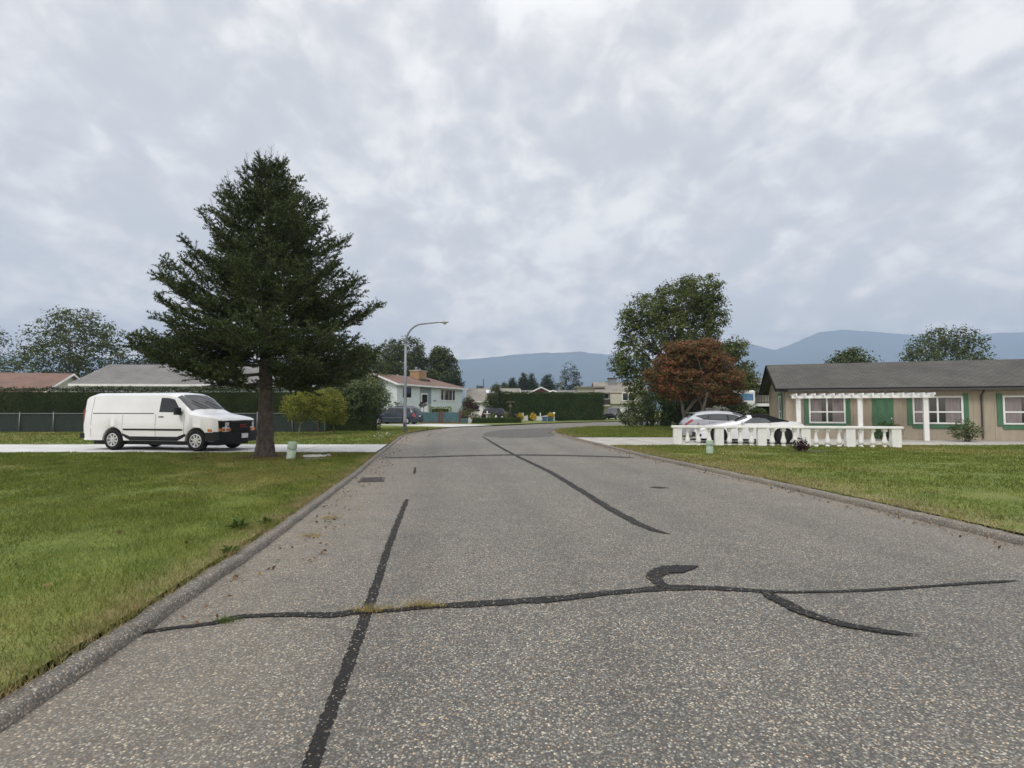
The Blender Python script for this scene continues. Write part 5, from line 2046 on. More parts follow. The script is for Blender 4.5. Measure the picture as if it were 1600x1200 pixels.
p = G(494, 713.5, .1)
t = thing('junction_box', 'round concrete utility lid lying in the grass beside the leaning green pedestal', 'utility lid', p)
mb = MB()
mb.lathe([(.44, -.05), (.44, .02), (.40, .05), (.001, .06)], n=26)
mb.build('lid', MT['lid'], t)
mb = MB()
mb.box((.2, .12, .078), (.14, .1, .05), .4)
mb.build('handle', MT['dark_steel'], t)
mb = MB()
mb.lathe([(.50, -.05), (.55, .012), (.46, .022), (.45, -.02)], n=26)
mb.build('rim', MT['soil'], t)
p = G(492, 718.5, .1)
mb = MB()
mb.box((0, 0, .02), (.62, .12, .035), .12)
o = mb.build('wood_plank', MT['wood_grey'], bevel=.01)
o.location = p
tag(o, 'weathered plank lying in the grass in front of the concrete lid', 'plank')

# ---- white balustrade
b0, b1 = G(1052, 695.5, .1), G(1250, 697.5, .1)
dirb = (b1 - b0).normalized()
t = thing('balustrade', 'low white balustrade with turned balusters along the right driveway', 'balustrade', (b0.x, b0.y, .1), math.atan2(dirb.y, dirb.x))
NB = 6
SPC = (b1 - b0).length / 2.985
proto = None
for i in range(NB):
    x = .17 + i * SPC
    if proto is None:
        mb = MB()
        mb.b2(-.165, .165, -.12, .12, -.06, .71)
        po = mb.build('post', MT['white'], t, bevel=.012)
        proto = po
        po.location = (x, 0, 0)
    else:
        o = proto.copy()
        COL.objects.link(o)
        o.parent = t
        o.location = (x, 0, 0)
bp = None
for i in range(NB - 1):
    for j in range(3):
        x = .17 + i * SPC + SPC * (j + 1.02) / 4 + (j - 1) * .015
        if bp is None:
            mb = MB()
            mb.box((0, 0, .655), (.15, .15, .11))
            mb.lathe([(.055, .60), (.07, .585), (.05, .565), (.048, .46), (.06, .38), (.085, .28), (.105, .2), (.10, .14), (.07, .095), (.05, .075)], n=16)
            mb.lathe([(.05, .075), (.075, .06), (.085, .03), (.085, -.05)], n=14)
            bp = mb.build('baluster', MT['white'], t)
            smooth_by_angle(bp, 40)
            bp.location = (x, 0, 0)
        else:
            o = bp.copy()
            COL.objects.link(o)
            o.parent = t
            o.location = (x, 0, 0)
mb = MB()
mb.b2(-.06, .17 + (NB - 1) * SPC + .23, -.15, .15, .712, .80)
mb.build('top_rail', MT['white'], t, bevel=.012)

# ---- chain-link fence with dark screen on the left
fx0, fx1, fy = -34.0, -11.9, 34.2
t = thing('chain_fence', 'grey chain-link fence with dark screening in front of the left hedge', 'fence', (fx0, fy, .1))
mb = MB()
mb.tube([(0, 0, 1.2), (fx1 - fx0, 0, 1.2)], .028, 6)
mb.build('top_rail', MT['galv'], t, True)
mb = MB()
mb.b2(0, fx1 - fx0, .035, .045, .03, 1.12)
mb.build('screen', MT['screen'], t)
for i in range(11):
    x = i * 2.18 + .2
    mb = MB()
    lean = .14 if i == 9 else 0
    mb.tube([(x + lean, -.03, -.05), (x, -.03, 1.24)], .03, 6)
    mb.lathe([(.04, 1.24), (.04, 1.28), (.01, 1.31)], (x, -.03, 0), 8)
    mb.build('post', MT['galv'], t, True)
mb = MB()
mb.tube([(21.6, -.06, 0), (21.5, -.06, 1.2)], .035, 6)
mb.build('post', MT['rust_post'], t)

# ---- front yard things past the road
p = W(733.5, 663, 55.2)
mb = MB()
mb.box((0, 0, .27), (.26, .26, .58), 0, .85)
mb.box((0, 0, .585), (.2, .2, .05), 0, .7)
o = mb.build('stone_bollard', MT['lid'], bevel=.02)
o.location = (p.x, 55.2, .1)
tag(o, 'short pale stone bollard at the left end of the low box hedge', 'bollard')
p = W(761, 655, 59.5)
t = thing('bird_bath', 'white pedestal bird bath with small figure behind the low box hedge', 'bird bath', (p.x, 59.5, .2))
mb = MB()
mb.lathe([(.24, -.1), (.22, .06), (.12, .12), (.09, .4), (.12, .7), (.17, .78)], n=14)
mb.build('pedestal', MT['white'], t, True)
mb = MB()
mb.lathe([(.12, .78), (.35, .86), (.40, .93), (.37, .93), (.3, .89), (.01, .88)], n=18)
mb.build('basin', MT['white'], t, True)
mb = MB()
mb.lathe([(.07, .89), (.08, .98), (.05, 1.06), (.06, 1.13), (.035, 1.2), (.001, 1.22)], (.02, 0, 0), 10)
mb.build('figurine', MT['white'], t, True)


def statue(label, X, d, h):
    p = W(X, 650, d)
    t = thing('garden_statue', label, 'statue', (p.x, d, .3), 0, 'white garden statues')
    mb = MB()
    mb.lathe([(.2, -.22), (.2, .08), (.13, .12), (.16, h * .35), (.11, h * .55), (.15, h * .68), (.06, h * .8)], n=12)
    mb.build('figure', MT['white'], t, True)
    mb = MB()
    mb.lathe([(.001, h * .78), (.075, h * .83), (.08, h * .9), (.04, h * .98), (.001, h)], n=10)
    mb.build('head', MT['white'], t, True)


statue('white garden statue under the burgundy maple', 737.5, 60.5, .95)
statue('small white statue right of the bird bath, nearer it', 775, 60, .62)
statue('small white statue right of the bird bath, farther along the hedge', 784.5, 60, .52)

# rustic signpost / trellis at the right end of the low hedge
p = W(797, 640, 61.5)
t = thing('rustic_birdhouse', 'rustic wooden post with flat roofed bird feeder at the right end of the low hedge', 'bird feeder', (p.x, 61.5, .1))
mb = MB()
mb.tube([(0, 0, 0), (.03, 0, 2.25)], .07, 7)
mb.build('post', MT['wood_grey'], t)
mb = MB()
mb.box((.05, 0, 2.33), (1.05, .5, .07))
mb.build('roof', MT['wood_grey'], t)
mb = MB()
mb.lathe([(.1, -.08), (.16, -.08), (.2, 0), (.16, .08), (.1, .08)], (.05, 0, 1.85), 12, 'y')
mb.build('wreath', MT['wood_grey'], t)

# white picket fence with yellow flowers
fp0, fp1 = W(808, 655, 66.5), W(856, 655, 68.5)
dv = Vector((fp1.x - fp0.x, fp1.y - fp0.y, 0))
LF = dv.length
for (label, f0, f1) in (('white picket fence section left of the middle yellow flowers', 0.02, .36), ('white picket fence section right of the middle yellow flowers', .50, 1.0)):
    q = fp0.lerp(fp1, f0)
    t = thing('picket_fence', label, 'fence', (q.x, q.y, .1), math.atan2(dv.y, dv.x), 'white picket fence sections')
    ll = LF * (f1 - f0)
    mb = MB()
    n = int(ll / .13)
    for i in range(n):
        x = i * .13
        hgt = .70 - .13 * math.sin(PI * i / max(1, n - 1))
        mb.add([(x, 0, .05), (x + .1, 0, .05), (x + .1, 0, hgt), (x + .05, 0, hgt + .06), (x, 0, hgt), (x, .02, .05), (x + .1, .02, .05), (x + .1, .02, hgt), (x + .05, .02, hgt + .06), (x, .02, hgt)], [(0, 1, 2, 3, 4), (9, 8, 7, 6, 5), (0, 5, 6, 1), (1, 6, 7, 2), (2, 7, 8, 3), (3, 8, 9, 4), (4, 9, 5, 0)])
    mb.build('pickets', MT['white'], t)
    mb = MB()
    mb.b2(0, ll, .024, .06, .18, .25).b2(0, ll, .024, .06, .44, .51)
    mb.build('rail', MT['white'], t)
    mb = MB()
    xm = ll * .5
    mb.b2(xm - .07, xm + .07, -.05, .022, 0, .78)
    mb.lathe([(.05, .78), (.09, .84), (.07, .92), (.02, 1.06), (.001, 1.08)], (xm, -.01, 0), 10)
    mb.build('post', MT['white'], t)
q = W(865.5, 650, 67.5)
t = thing('mailbox_post', 'white post with rounded mailbox at the right end of the picket fence', 'mailbox', (q.x, 67.5, .1))
mb = MB()
mb.b2(-.1, .1, -.1, .1, -.05, .85)
mb.build('post', MT['white'], t, bevel=.015)
mb = MB()
mb.box((0, -.05, .985), (.3, .5, .26))
mb.build('mailbox', MT['white'], t, bevel=.09)
q = W(851, 656, 65)
t = thing('recycling_bin', 'blue recycling bin at the kerb in front of the picket fence', 'bin', (q.x, 65.2, .1))
mb = MB()
mb.box((0, 0, .27), (.55, .4, .55), 0, 1.12)
mb.build('tub', MT['blue_bin'], t, bevel=.03)
mb = MB()
mb.box((0, 0, .57), (.66, .49, .05))
mb.build('rim', MT['blue_bin'], t, bevel=.015)
q = W(860, 655, 66)
mb = MB()
mb.box((0, 0, .25), (.7, .45, .5), 0, 1.1)
mb.box((0, 0, .52), (.8, .53, .05))
o = mb.build('planter_box', MT['teal'], bevel=.02)
o.location = (q.x, 66, .1)
tag(o, 'dark teal flower planter beside the white mailbox post', 'planter')

# ================================================================== TREES AND PLANTS
# ---- the big spruce
def build_spruce(base):
    t = thing('spruce_tree', 'big dark spruce with rough trunk on the left lawn', 'tree', base)
    H = 9.5
    hs = [1.6, 2.0, 2.6, 3.4, 4.3, 5.2, 6.0, 6.8, 7.4, 8.0, 8.6, 9.1, 9.5]
    RR = [2.9, 3.5, 3.85, 3.85, 3.45, 3.05, 2.8, 2.3, 1.9, 1.5, 1.05, .6, .12]
    mb = MB()
    pts, rs = [], []
    for i in range(22):
        z = -.08 + i * .45
        r = .22 * (1 - max(0, z) / 9.9) ** .8 + .02
        r += .10 * math.exp(-max(0, z) * 3.2)
        pts.append((.03 * math.sin(z * 1.3), .03 * math.cos(z * 1.7), z))
        rs.append(r)
    mb.tube(pts, rs, 14)
    trunk = mb.build('trunk', MT['bark'], t)
    bm = bmesh.new()
    bm.from_mesh(trunk.data)
    bmesh.ops.subdivide_edges(bm, edges=bm.edges[:], cuts=2, use_grid_fill=True)
    for v in bm.verts:
        q = v.co
        d = Vector((q.x, q.y, 0))
        if d.length > .01:
            v.co += d.normalized() * (mnoise.noise(Vector((q.x * 14, q.y * 14, q.z * 9))) * .022 + mnoise.noise(Vector((q.x * 5, q.y * 5, q.z * 2))) * .02)
    bm.to_mesh(trunk.data)
    bm.free()
    limbs = MB()
    tw_a, tw_d, tw_l, tw_n = [], [], [], []
    z = 2.3
    while z < H - .2:
        f = z / H
        nb = 5 if z < 8 else 4
        a0 = random.uniform(0, 2 * PI)
        for b in range(nb):
            az = a0 + 2 * PI * b / nb + random.uniform(-.35, .35)
            zz = z + random.uniform(-.12, .12)
            lump = mnoise.noise(Vector((math.cos(az) * 1.5, math.sin(az) * 1.5, zz * .75 + 4)))
            R = np.interp(zz + .3, hs, RR) * random.choice((.55, .72, .86, .95, 1.0)) * (1.02 + .34 * lump)
            # a fuller right side with long low boughs
            R *= 1.0 + .10 * math.cos(az)
            ce = Vector((math.cos(az), math.sin(az), 0))
            rise = -.34 + 1.0 * f ** 1.3 + random.uniform(-.12, .12)
            curl = .34 - .06 * f
            zt_ = zz + R * (rise + curl)
            R = min(R, np.interp(zt_, hs, RR) * random.uniform(.8, 1.12) * (1 + .35 * lump) + .1)
            if R < .15:
                continue
            bp_ = []
            for k in range(9):
                s = k / 8
                w_ = .06 * R * math.sin(s * 5 + az)
                bp_.append(Vector((0, 0, zz)) + ce * (R * s) + Vector((-ce.y, ce.x, 0)) * w_ + Vector((0, 0, R * (rise * s + curl * s * s))))
            rb = .028 * (R / 3) ** .6 + .006
            limbs.tube(bp_, [rb * (1 - .85 * k / 8) for k in range(9)], 5, False)
            # side boughs and twigs
            def along(P, s):
                x = s * (len(P) - 1)
                i = min(int(x), len(P) - 2)
                return P[i].lerp(P[i + 1], x - i), (P[i + 1] - P[i]).normalized()
            s = .22
            side = 1
            while s < 1.0:
                p, d = along(bp_, s)
                sd = Vector((-d.y, d.x, 0)).normalized() * side
                Lb = min(1.15, R * .42) * (1.05 - s * .75) * random.uniform(.6, 1.15) + .12
                dd = (d * .75 + sd * .85 + Vector((0, 0, random.uniform(-.35, .55)))).normalized()
                sub = [p + dd * Lb * q + Vector((0, 0, .22 * Lb * q * q)) for q in (0, .33, .66, 1)]
                limbs.tube(sub, [.008, .006, .005, .003], 3, False)
                # needle twigs on this side bough
                q = .12
                sg = 1
                while q <= 1.0:
                    pp, d2 = along(sub, q)
                    s2 = d2.cross(Vector((0, 0, 1))).normalized() * sg
                    l3 = random.uniform(.16, .32) * (1.1 - .35 * q)
                    d3 = (d2 * .7 + s2 * .7 + Vector((0, 0, random.uniform(-.45, .75)))).normalized()
                    tw_a.append(pp)
                    tw_d.append(d3)
                    tw_l.append(l3)
                    sg = -sg
                    q += .06 / max(Lb, .25)
                tw_a.append(sub[0].lerp(sub[3], .15))
                tw_d.append(dd)
                tw_l.append(Lb * 1.02)
                side = -side
                s += .13 / max(R, .6)
            # the tip
            p, d = along(bp_, .99)
            up_ = (d + Vector((0, 0, .6))).normalized()
            tw_a.append(p)
            tw_d.append(up_)
            tw_l.append(.3)
            if zz > 5.4:                                        # bare, upturned leaders of the upper boughs
                l_ = random.uniform(.25, .55)
                e_ = p + (d * .4 + Vector((0, 0, 1))).normalized() * l_
                limbs.tube([p, e_], [.008, .003], 3, False)
                for q in range(5):
                    pp = p.lerp(e_, .2 + .15 * q)
                    a = random.uniform(0, 2 * PI)
                    limbs.tube([pp, pp + Vector((math.cos(a) * .07, math.sin(a) * .07, .08))], [.005, .002], 3, False)
        z += .25 if z < 7 else .20
    limbs.tube([(0, 0, 9.2), (0, 0, 9.95)], [.015, .004], 4, False)
    for q in range(14):
        a = q * 2.4
        zz = 9.25 + .045 * q
        limbs.tube([(0, 0, zz), (math.cos(a) * .13, math.sin(a) * .13, zz + .16)], [.006, .003], 3, False)
    limbs.build('branches', MT['bark2'], t)
    A = np.array([tuple(v) for v in tw_a])
    D = np.array([tuple(v) for v in tw_d])
    Ln = np.array(tw_l)
    n = np.maximum(4, (Ln / .0085).astype(int))
    idx = np.repeat(np.arange(len(A)), n)
    m = len(idx)
    s = rng.uniform(0, 1, m)
    P = A[idx] + D[idx] * (Ln[idx] * s)[:, None]
    Rr = rng.normal(size=(m, 3))
    Rr = nrm(Rr - D[idx] * (Rr * D[idx]).sum(1, keepdims=True))
    nd = nrm(Rr * .9 + D[idx] * .65 + np.array([0, 0, .25]))
    ln = .068 * rng.uniform(.7, 1.3, m)
    sw = nrm(np.cross(nd, rng.normal(size=(m, 3)))) * .0125
    V = np.empty((m, 3, 3))
    V[:, 0] = P - sw
    V[:, 1] = P + sw
    V[:, 2] = P + nd * ln[:, None]
    print('spruce twigs', len(A), 'needles', m)
    link_mesh('crown', np_mesh('crown', V.reshape(-1, 3), np.arange(m * 3).reshape(m, 3)), LM['spruce'], t)
    return t


sb = G(413, 712.5, .1)
build_spruce(sb)
# bare earth and needles under the spruce
mb = MB()
mb.lathe([(.95, -.02), (.7, .035), (.001, .06)], n=28)
o = mb.build('mulch', MT['soil'])
o.location = (sb.x + .1, sb.y - .15, .09)
o.scale = (1.25, .8, 1)
tag(o, 'bare brown earth ring round the spruce trunk', 'bare earth', kind='stuff')

nl_ = [(sb.x + random.gauss(0, 1.3), sb.y + random.gauss(-.5, .8)) for _ in range(170)]
scatter('needle_litter', 'brown needles and cone scales fallen on the grass under the spruce', 'needle litter', nl_, 5, .14, .05, 'litter', .03, .125)
fl_ = []
for _ in range(90):
    y_ = random.uniform(4, 17)
    fl_.append((xl(y_) - .3 - abs(random.gauss(0, 3.5)), y_))
scatter('fallen_leaves', 'scattered small fallen leaves on the left lawn', 'fallen leaves', fl_, 1, .1, .06, 'litter', .02, .135)
# ---- left hedge, shrubs
hedge('cedar_hedge', 'tall dark clipped hedge behind the chain-link fence on the left', (-36, 36.2), (-9.2, 36.6), 1.6, 2.85, 42000, .10, 'hedge_dark', wob=.22)
d = 30.5
tree('small_tree', 'yellow-green young tree on a thin pale stem, left of its darker twin', 'tree', (W(466, 680, d).x, d, .1), .045,
     [pxblob(470, 640, d, 28, 20), pxblob(485, 624, d, 32, 18), pxblob(455, 632, d, 14, 16), pxblob(500, 640, d, 22, 20)], 620, 20, .26, .09, 'yellowgreen', 'bark_pale', 14, 'young yellow-green trees', trunk_to=.6, zmin=.7)
d = 32.5
tree('small_tree', 'yellow-green young tree on a thin dark stem, beside the variegated shrub', 'tree', (W(522.5, 677, d).x, d, .1), .045,
     [pxblob(520, 640, d, 22, 26), pxblob(508, 622, d, 26, 16), pxblob(530, 655, d, 12, 14)], 560, 20, .26, .09, 'yellowgreen', 'bark2', 12, 'young yellow-green trees', trunk_to=.6, zmin=.6)
d = 36.5
tree('variegated_shrub', 'large white-variegated shrub with bare stems left of the dark minivan', 'shrub', (W(554, 672, d).x, d, .1), .09,
     [pxblob(570, 610, d, 34, 24), pxblob(590, 625, d, 24, 22), pxblob(555, 625, d, 28, 24), pxblob(562, 640, d, 22, 18), pxblob(592, 622, d, 20, 14)], 700, 18, .3, .10, 'variegated', 'bark_pale', 16, None, stems=4, trunk_to=.55, zmin=.5)
d = 37.3
tree('dark_shrub', 'dark dense shrub under the variegated shrub', 'shrub', (W(556, 672, d).x, d, .1), .08,
     [pxblob(553, 640, d, 24, 30), pxblob(560, 655, d, 18, 20), pxblob(535, 630, d, 22, 24)], 420, 16, .28, .11, 'hedge_dark', 'bark2', 10, None, stems=2, trunk_to=.5, zmin=.2)

# trees behind the blue house
d = 92
tree('background_tree', 'tall loose tree behind the blue bungalow, left of the chimney', 'tree', (W(630, 640, d).x, d, 0.1), .35,
     [pxblob(612, 552, d, 18, 22), pxblob(640, 545, d, 22, 18), pxblob(630, 570, d, 34, 22), pxblob(600, 575, d, 22, 22), pxblob(655, 560, d, 12, 16)], 650, 20, .8, .34, 'bg', 'bark2', 22, 'trees behind the blue bungalow')
tree('background_tree', 'tall loose tree behind the blue bungalow, right of the chimney', 'tree', (W(686, 640, d).x, d, 0.1), .35,
     [pxblob(690, 562, d, 20, 20), pxblob(678, 575, d, 18, 20), pxblob(702, 578, d, 16, 22), pxblob(682, 555, d, 10, 14), pxblob(690, 592, d, 24, 14)], 600, 20, .8, .34, 'bg', 'bark2', 22, 'trees behind the blue bungalow')
tree('background_tree', 'low dark tree at the right end of the bungalow roof', 'tree', (W(712, 640, d - 6).x, d - 6, 0.1), .2,
     [pxblob(705, 596, d - 6, 18, 10), pxblob(716, 602, d - 6, 9, 8)], 130, 18, .6, .3, 'bg_dark', 'bark2', 8, 'trees behind the blue bungalow')
# left side trees beyond the hedge, behind the pale house
for (X, Y, rx, ry, d, lb, lm_) in ((560, 585, 40, 45, 62, 'mid-green tree behind the spruce and variegated shrub', 'bg'), (120, 545, 70, 60, 72, 'broad leafy tree behind the pale house, nearer the van', 'bg'), (-60, 560, 80, 60, 80, 'broad leafy tree at the far left edge behind the white house', 'bg'), (270, 575, 60, 45, 78, 'dark evergreen mass behind the pale house roof, left of the spruce', 'bg_dark')):
    tree('background_tree', lb, 'tree', (W(X, 640, d).x, d, .1), .3,
         [pxblob(X, Y, d, rx, ry), pxblob(X - rx * .6, Y + ry * .5, d, rx * .7, ry * .7), pxblob(X + rx * .6, Y + ry * .45, d, rx * .65, ry * .7), pxblob(X + rx * .1, Y - ry * .5, d, rx * .6, ry * .6)], 700, 18, 1.0, .34, lm_, 'bark2', 18, 'trees beyond the left hedge')

# blue-house garden
def pbush(name, label, X, d, rpx, hpx, ncl, lm, leaf=.09, group=None, flower=None, z0=.1):
    k = d / F
    p = W(X, 640, d)
    return bush(name, label, (p.x, d, z0), rpx * k, hpx * k, ncl, 14, .2, leaf, lm, 'shrub', group, flower=flower)


pbush('green_shrub', 'green leafy shrub at the left wall of the blue bungalow behind the minivan', 622, 57.6, 14, 36, 160, 'shrub', .12)
pbush('green_shrub', 'flowering pale shrub at the bungalow corner left of the minivan', 600, 57.4, 14, 40, 160, 'variegated', .1)
# potted burgundy shrub at the porch
p = W(661, 640, 61)
t = tree('burgundy_shrub', 'round burgundy shrub in front of the white front door', 'shrub', (p.x, 61, .1), .04, [pxblob(661, 632, 61, 6, 5), pxblob(664.5, 629, 61, 2, 6)], 60, 16, .16, .09, 'burgundy', 'bark2', 6, trunk_to=.8)
hedge('lime_hedge', 'low lime-green hedge on top of the teal fence line', (W(672, 640, 58.5).x, 58.5), (W(704, 640, 58.8).x, 58.8), .8, 1.75, 1800, .12, 'lime', wob=.2)
pbush('flowering_shrub', 'rose shrub with pinkish blooms at the right end of the teal fence', 727, 57.6, 13, 27, 240, 'rose', .1, None, ('rose', 60, .12))
p = W(735, 640, 63)
tree('burgundy_maple', 'domed burgundy laceleaf maple right of the blue bungalow', 'tree', (p.x, 63, .1), .09, [pxblob(736, 633, 63, 14, 9), pxblob(731, 638, 63, 9, 7), pxblob(742, 638, 63, 8, 6)], 260, 18, .25, .1, 'burgundy', 'bark2', 12, trunk_to=.7)
p = W(731, 640, 66)
tree('green_shrub', 'rounded green shrub just behind the burgundy maple', 'shrub', (p.x, 66, .1), .09, [pxblob(731, 628, 66, 9, 9)], 130, 16, .3, .12, 'shrub', 'bark2', 8)
pbush('green_shrub', 'reddish low shrub beside the bird bath, under the burgundy maple', 745, 60, 6, 16, 70, 'rose', .09)
hedge('box_hedge', 'low clipped dark box hedge along the far kerb', (-4.15, 56.6), (0.85, 58.8), 1.0, .56, 7000, .07, 'hedge', wob=.06)
pbush('green_shrub', 'leafy low plant between the bird bath and small statues', 769, 60.6, 8, 14, 80, 'lime', .09, None, ('whiteflower', 10, .07))
pbush('green_shrub', 'pale yellow-green plant at the nose of the car behind the box hedge', 792, 61, 7, 17, 80, 'yellowgreen', .09)
pbush('green_shrub', 'dark blue-green shrub under the rustic bird feeder', 803, 60.5, 10, 26, 160, 'hedge_dark', .09)
# twin columnar evergreens far behind
for X, lb in ((747, 'left one of the twin small columnar evergreens behind the grey roof'), (752.5, 'right one of the twin small columnar evergreens, nearer the bare pole')):
    d = 112
    p = W(X, 640, d)
    tree('columnar_evergreen', lb, 'tree', (p.x, d, .1), .12, [pxblob(X, 609, d, 3, 7), pxblob(X, 618, d, 3.4, 9)], 60, 18, .4, .25, 'bg_dark', 'bark2', 4, 'twin columnar evergreens')
# tree left of tall hedge
d = 70
p = W(772, 640, d)
tree('bushy_tree', 'bushy mid-height tree at the left end of the tall hedge', 'tree', (p.x, d, .1), .14,
     [pxblob(772, 618, d, 12, 16), pxblob(768, 632, d, 13, 14), pxblob(778, 630, d, 12, 16), pxblob(775, 606, d, 6, 8)], 420, 18, .4, .16, 'shrub', 'bark2', 16)
hedge('cedar_hedge', 'tall dark green cedar hedge beyond the bend', (-1.7, 70.2), (12.3, 72.6), 1.8, 3.7, 26000, .14, 'hedge', wob=.16)
pbush('round_shrub', 'dark rounded shrub at the foot of the tall hedge right of the mailbox', 879, 67, 13, 12, 240, 'hedge_dark', .09)
for X, lb in ((813, 'yellow flowers at the left end of the picket fence'), (833, 'yellow flowers between the two picket fence sections'), (860.5, 'orange-yellow flowers in the teal planter by the mailbox')):
    dd = 66.0
    k = dd / F
    p = W(X, 640, dd)
    bush('yellow_flowers', lb, (p.x, dd, .1 if X < 850 else .5), 4.5 * k, (13 if X < 850 else 8) * k, 60, 12, .12, .07, 'yellowgreen', 'flowers', 'yellow flower clumps', flower=('yellow', 170, .16))

# far trees above the hedge
far = [(800, 601, 7, 13, 118, 'bg_dark', 'small pointed evergreen, leftmost of the row behind the tall hedge'), (818, 596, 9, 14, 120, 'bg_dark', 'pointed evergreen second from the left behind the tall hedge'), (831, 597, 9, 14, 121, 'bg_dark', 'broad evergreen left of the red house ridge'), (788, 606, 5, 8, 115, 'bg', 'low pale-green tree at the left end behind the tall hedge'), (856, 598, 11, 14, 122, 'bg_dark', 'dark tree behind the red house, left of the tallest one'), (890, 590, 20, 24, 124, 'bg_dark', 'tallest rounded dark tree above the tall hedge'), (946, 606, 14, 9, 128, 'bg', 'rounded tree behind the cream house'), (928, 611, 10, 7, 120, 'bg_dark', 'low dark tree between tall hedge and cream house')]
for (X, Y, rx, ry, d, lm_, lb) in far:
    p = W(X, 640, d)
    pt = ry > rx * 1.2 and rx < 10
    bl = [pxblob(X, Y + ry * .3, d, rx, ry * .75), pxblob(X, Y - ry * .3, d, rx * (.5 if pt else .8), ry * .65), pxblob(X - rx * .5, Y + ry * .8, d, rx * .8, ry * .6), pxblob(X + rx * .5, Y + ry * .8, d, rx * .8, ry * .6), pxblob(X, Y + ry * 1.5, d, rx * .9, ry * .7)]
    tree('background_tree', lb, 'tree', (p.x, d, .1), .25, bl, 330, 16, .7, .3, lm_, 'bark2', 10, 'far trees above the tall hedge')

# more trees out to the right, behind the tan house
for (X, Y, rx, ry, d, lb) in ((1330, 585, 40, 40, 62, 'leafy tree rising behind the tan house roof, nearer the middle'), (1480, 560, 60, 50, 66, 'broad leafy tree behind the tan house roof at the far right')):
    p = W(X, 640, d)
    tree('background_tree', lb, 'tree', (p.x, d, .1), .25, [pxblob(X, Y, d, rx, ry), pxblob(X - rx * .6, Y + ry * .4, d, rx * .6, ry * .6), pxblob(X + rx * .6, Y + ry * .4, d, rx * .6, ry * .6), pxblob(X, Y - ry * .5, d, rx * .55, ry * .55)], 600, 18, .8, .3, 'bg', 'bark2', 16, 'trees behind the tan house')

# ---- the walnut and the maple on the right
d = 48
p = W(1040, 650, d)
tree('walnut_tree', 'large airy green walnut tree behind the red maple', 'tree', (p.x, d, .1), .42,
     [pxblob(1090, 452, d, 36, 26), pxblob(1058, 470, d, 42, 34), pxblob(1105, 490, d, 32, 36), pxblob(1010, 490, d, 36, 32), pxblob(985, 510, d, 22, 28), pxblob(1045, 520, d, 48, 40), pxblob(990, 555, d, 32, 36),
      pxblob(970, 572, d, 18, 18), pxblob(1010, 600, d, 34, 36), pxblob(1150, 545, d, 18, 20), pxblob(1160, 580, d, 20, 16), pxblob(1172, 592, d, 14, 10), pxblob(1112, 560, d, 28, 30), pxblob(1168, 606, d, 18, 15), pxblob(1138, 552, d, 20, 18), pxblob(1106, 480, d, 24, 26), pxblob(1098, 518, d, 26, 26), pxblob(1125, 600, d, 42, 24), pxblob(1075, 575, d, 50, 40)], 1900, 27, .60, .225, 'walnut', 'bark2', 50, None, .4, .62, .3, .5, .6)
d = 46
tree('dark_shrub', 'dense dark green shrub mass under the left side of the walnut tree', 'shrub', (W(1015, 650, d).x, d, .1), .1,
     [pxblob(1000, 640, d, 26, 28), pxblob(1030, 635, d, 30, 34), pxblob(1062, 640, d, 26, 28), pxblob(985, 650, d, 14, 16)], 900, 18, .4, .13, 'shrub', 'bark2', 14, None, stems=3, zmin=.02)
d = 44.5
tree('pale_shrub', 'pale green flowering shrub at the left foot of the walnut tree', 'shrub', (W(975, 655, d).x, d, .1), .05,
     [pxblob(975, 652, d, 9, 10), pxblob(985, 658, d, 10, 8)], 130, 16, .2, .09, 'variegated', 'bark2', 6, None, stems=2, zmin=.02)
d = 36
p = W(1080, 655, d)
tree('red_maple', 'red and orange leaved maple with several stems behind the silver hatchback', 'tree', (p.x, d, .1), .17,
     [pxblob(1080, 550, d, 34, 18), pxblob(1050, 568, d, 32, 16), pxblob(1110, 566, d, 36, 18), pxblob(1030, 588, d, 26, 14), pxblob(1075, 590, d, 40, 18), pxblob(1125, 590, d, 36, 16), pxblob(1040, 605, d, 22, 8), pxblob(1100, 608, d, 40, 12), pxblob(1145, 605, d, 17, 14), pxblob(1110, 622, d, 34, 13), pxblob(1055, 614, d, 24, 12), pxblob(1140, 624, d, 18, 10), pxblob(1058, 545, d, 22, 12), pxblob(1104, 541, d, 26, 12)],
     2200, 32, .36, .13, 'maple', 'bark2', 26, None, .8, .42, .25, .5, .5, stems=3)
d = 40
tree('dark_shrub', 'dark green rhododendron between the red maple and the tan house', 'shrub', (W(1165, 650, d).x, d, .1), .08,
     [pxblob(1165, 645, d, 26, 16), pxblob(1145, 640, d, 16, 18), pxblob(1185, 650, d, 16, 12)], 420, 16, .3, .12, 'shrub', 'bark2', 10, None, stems=2, zmin=.02)
d = 38
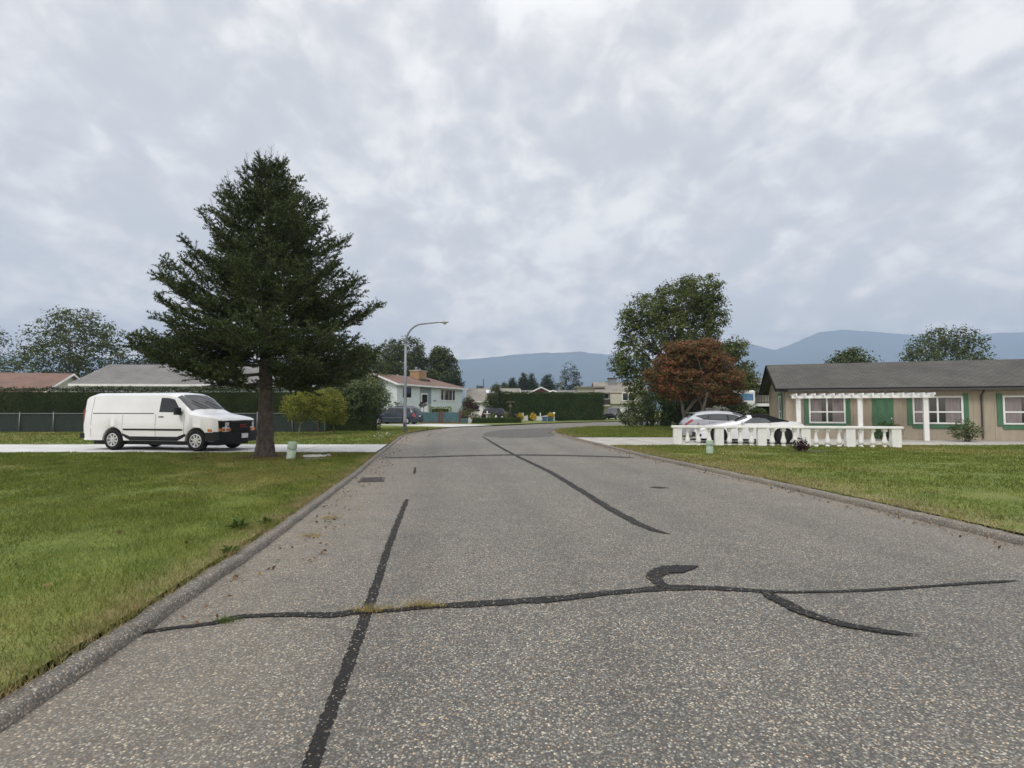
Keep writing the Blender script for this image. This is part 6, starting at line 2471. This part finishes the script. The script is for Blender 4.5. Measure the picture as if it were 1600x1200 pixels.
tree('white_shrub', 'white blossoming shrub just behind the silver hatchback roof', 'shrub', (W(1122, 650, d).x, d, .1), .06,
     [pxblob(1122, 642, d, 16, 9), pxblob(1105, 644, d, 8, 6)], 120, 14, .2, .09, 'whiteflower', 'bark2', 8, None, stems=2, zmin=.3)
d = 41
tree('dark_shrub', 'dark green undergrowth behind the silver hatchback', 'shrub', (W(1095, 650, d).x, d, .1), .08,
     [pxblob(1095, 645, d, 40, 20), pxblob(1060, 648, d, 20, 18), pxblob(1125, 628, d, 30, 20), pxblob(1095, 622, d, 26, 16), pxblob(1060, 625, d, 30, 22)], 1100, 18, .3, .14, 'hedge_dark', 'bark2', 10, None, stems=2, zmin=.02)
# small shrub and mulch bed at the right end of the balustrade
p = G(1247, 706, .1)
bush('mulch_shrub', 'small dark reddish shrub in front of the balustrade near the right edge', (p.x + .1, p.y, .1), .26, .5, 110, 12, .08, .05, 'burgundy', 'shrub')
mb = MB()
mb.lathe([(.9, -.02), (.6, .03), (.001, .05)], n=24)
o = mb.build('mulch', MT['soil'])
o.location = (p.x + .5, p.y + .05, .09)
o.scale = (1.2, .45, 1)
tag(o, 'bark mulch bed under the small shrub by the balustrade', 'mulch', kind='stuff')
# shrubs in front of the tan house, out to the right
for i, (x, y, r, h, lb, lm_) in enumerate(((17.9, 25.4, .55, .9, 'rounded green shrub under the porch window of the tan house', 'shrub'), (20.9, 24.6, .6, 1.0, 'variegated shrub beside the tan house wall', 'variegated'), (24.2, 23.4, .7, 1.3, 'burgundy shrub at the far right of the tan house', 'burgundy'))):
    bush('house_shrub', lb, (x, y, .1), r, h, 180, 14, .14, .07, lm_, 'shrub')

# ================================================================== AIR
mb = MB()
mb.b2(-7500, 7500, -650, 5000, -4, 690)
m = bpy.data.materials.new('haze_air')
m.use_nodes = True
nt = m.node_tree
nt.nodes.clear()
o_ = nt.nodes.new('ShaderNodeOutputMaterial')
pv = nt.nodes.new('ShaderNodeVolumePrincipled')
pv.inputs['Color'].default_value = (0.55, 0.735, 1.0, 1)
pv.inputs['Density'].default_value = 0.00034
pv.inputs['Anisotropy'].default_value = 0.0
nt.links.new(pv.outputs[0], o_.inputs['Volume'])
hz = mb.build('haze', m)
hz['kind'] = 'stuff'
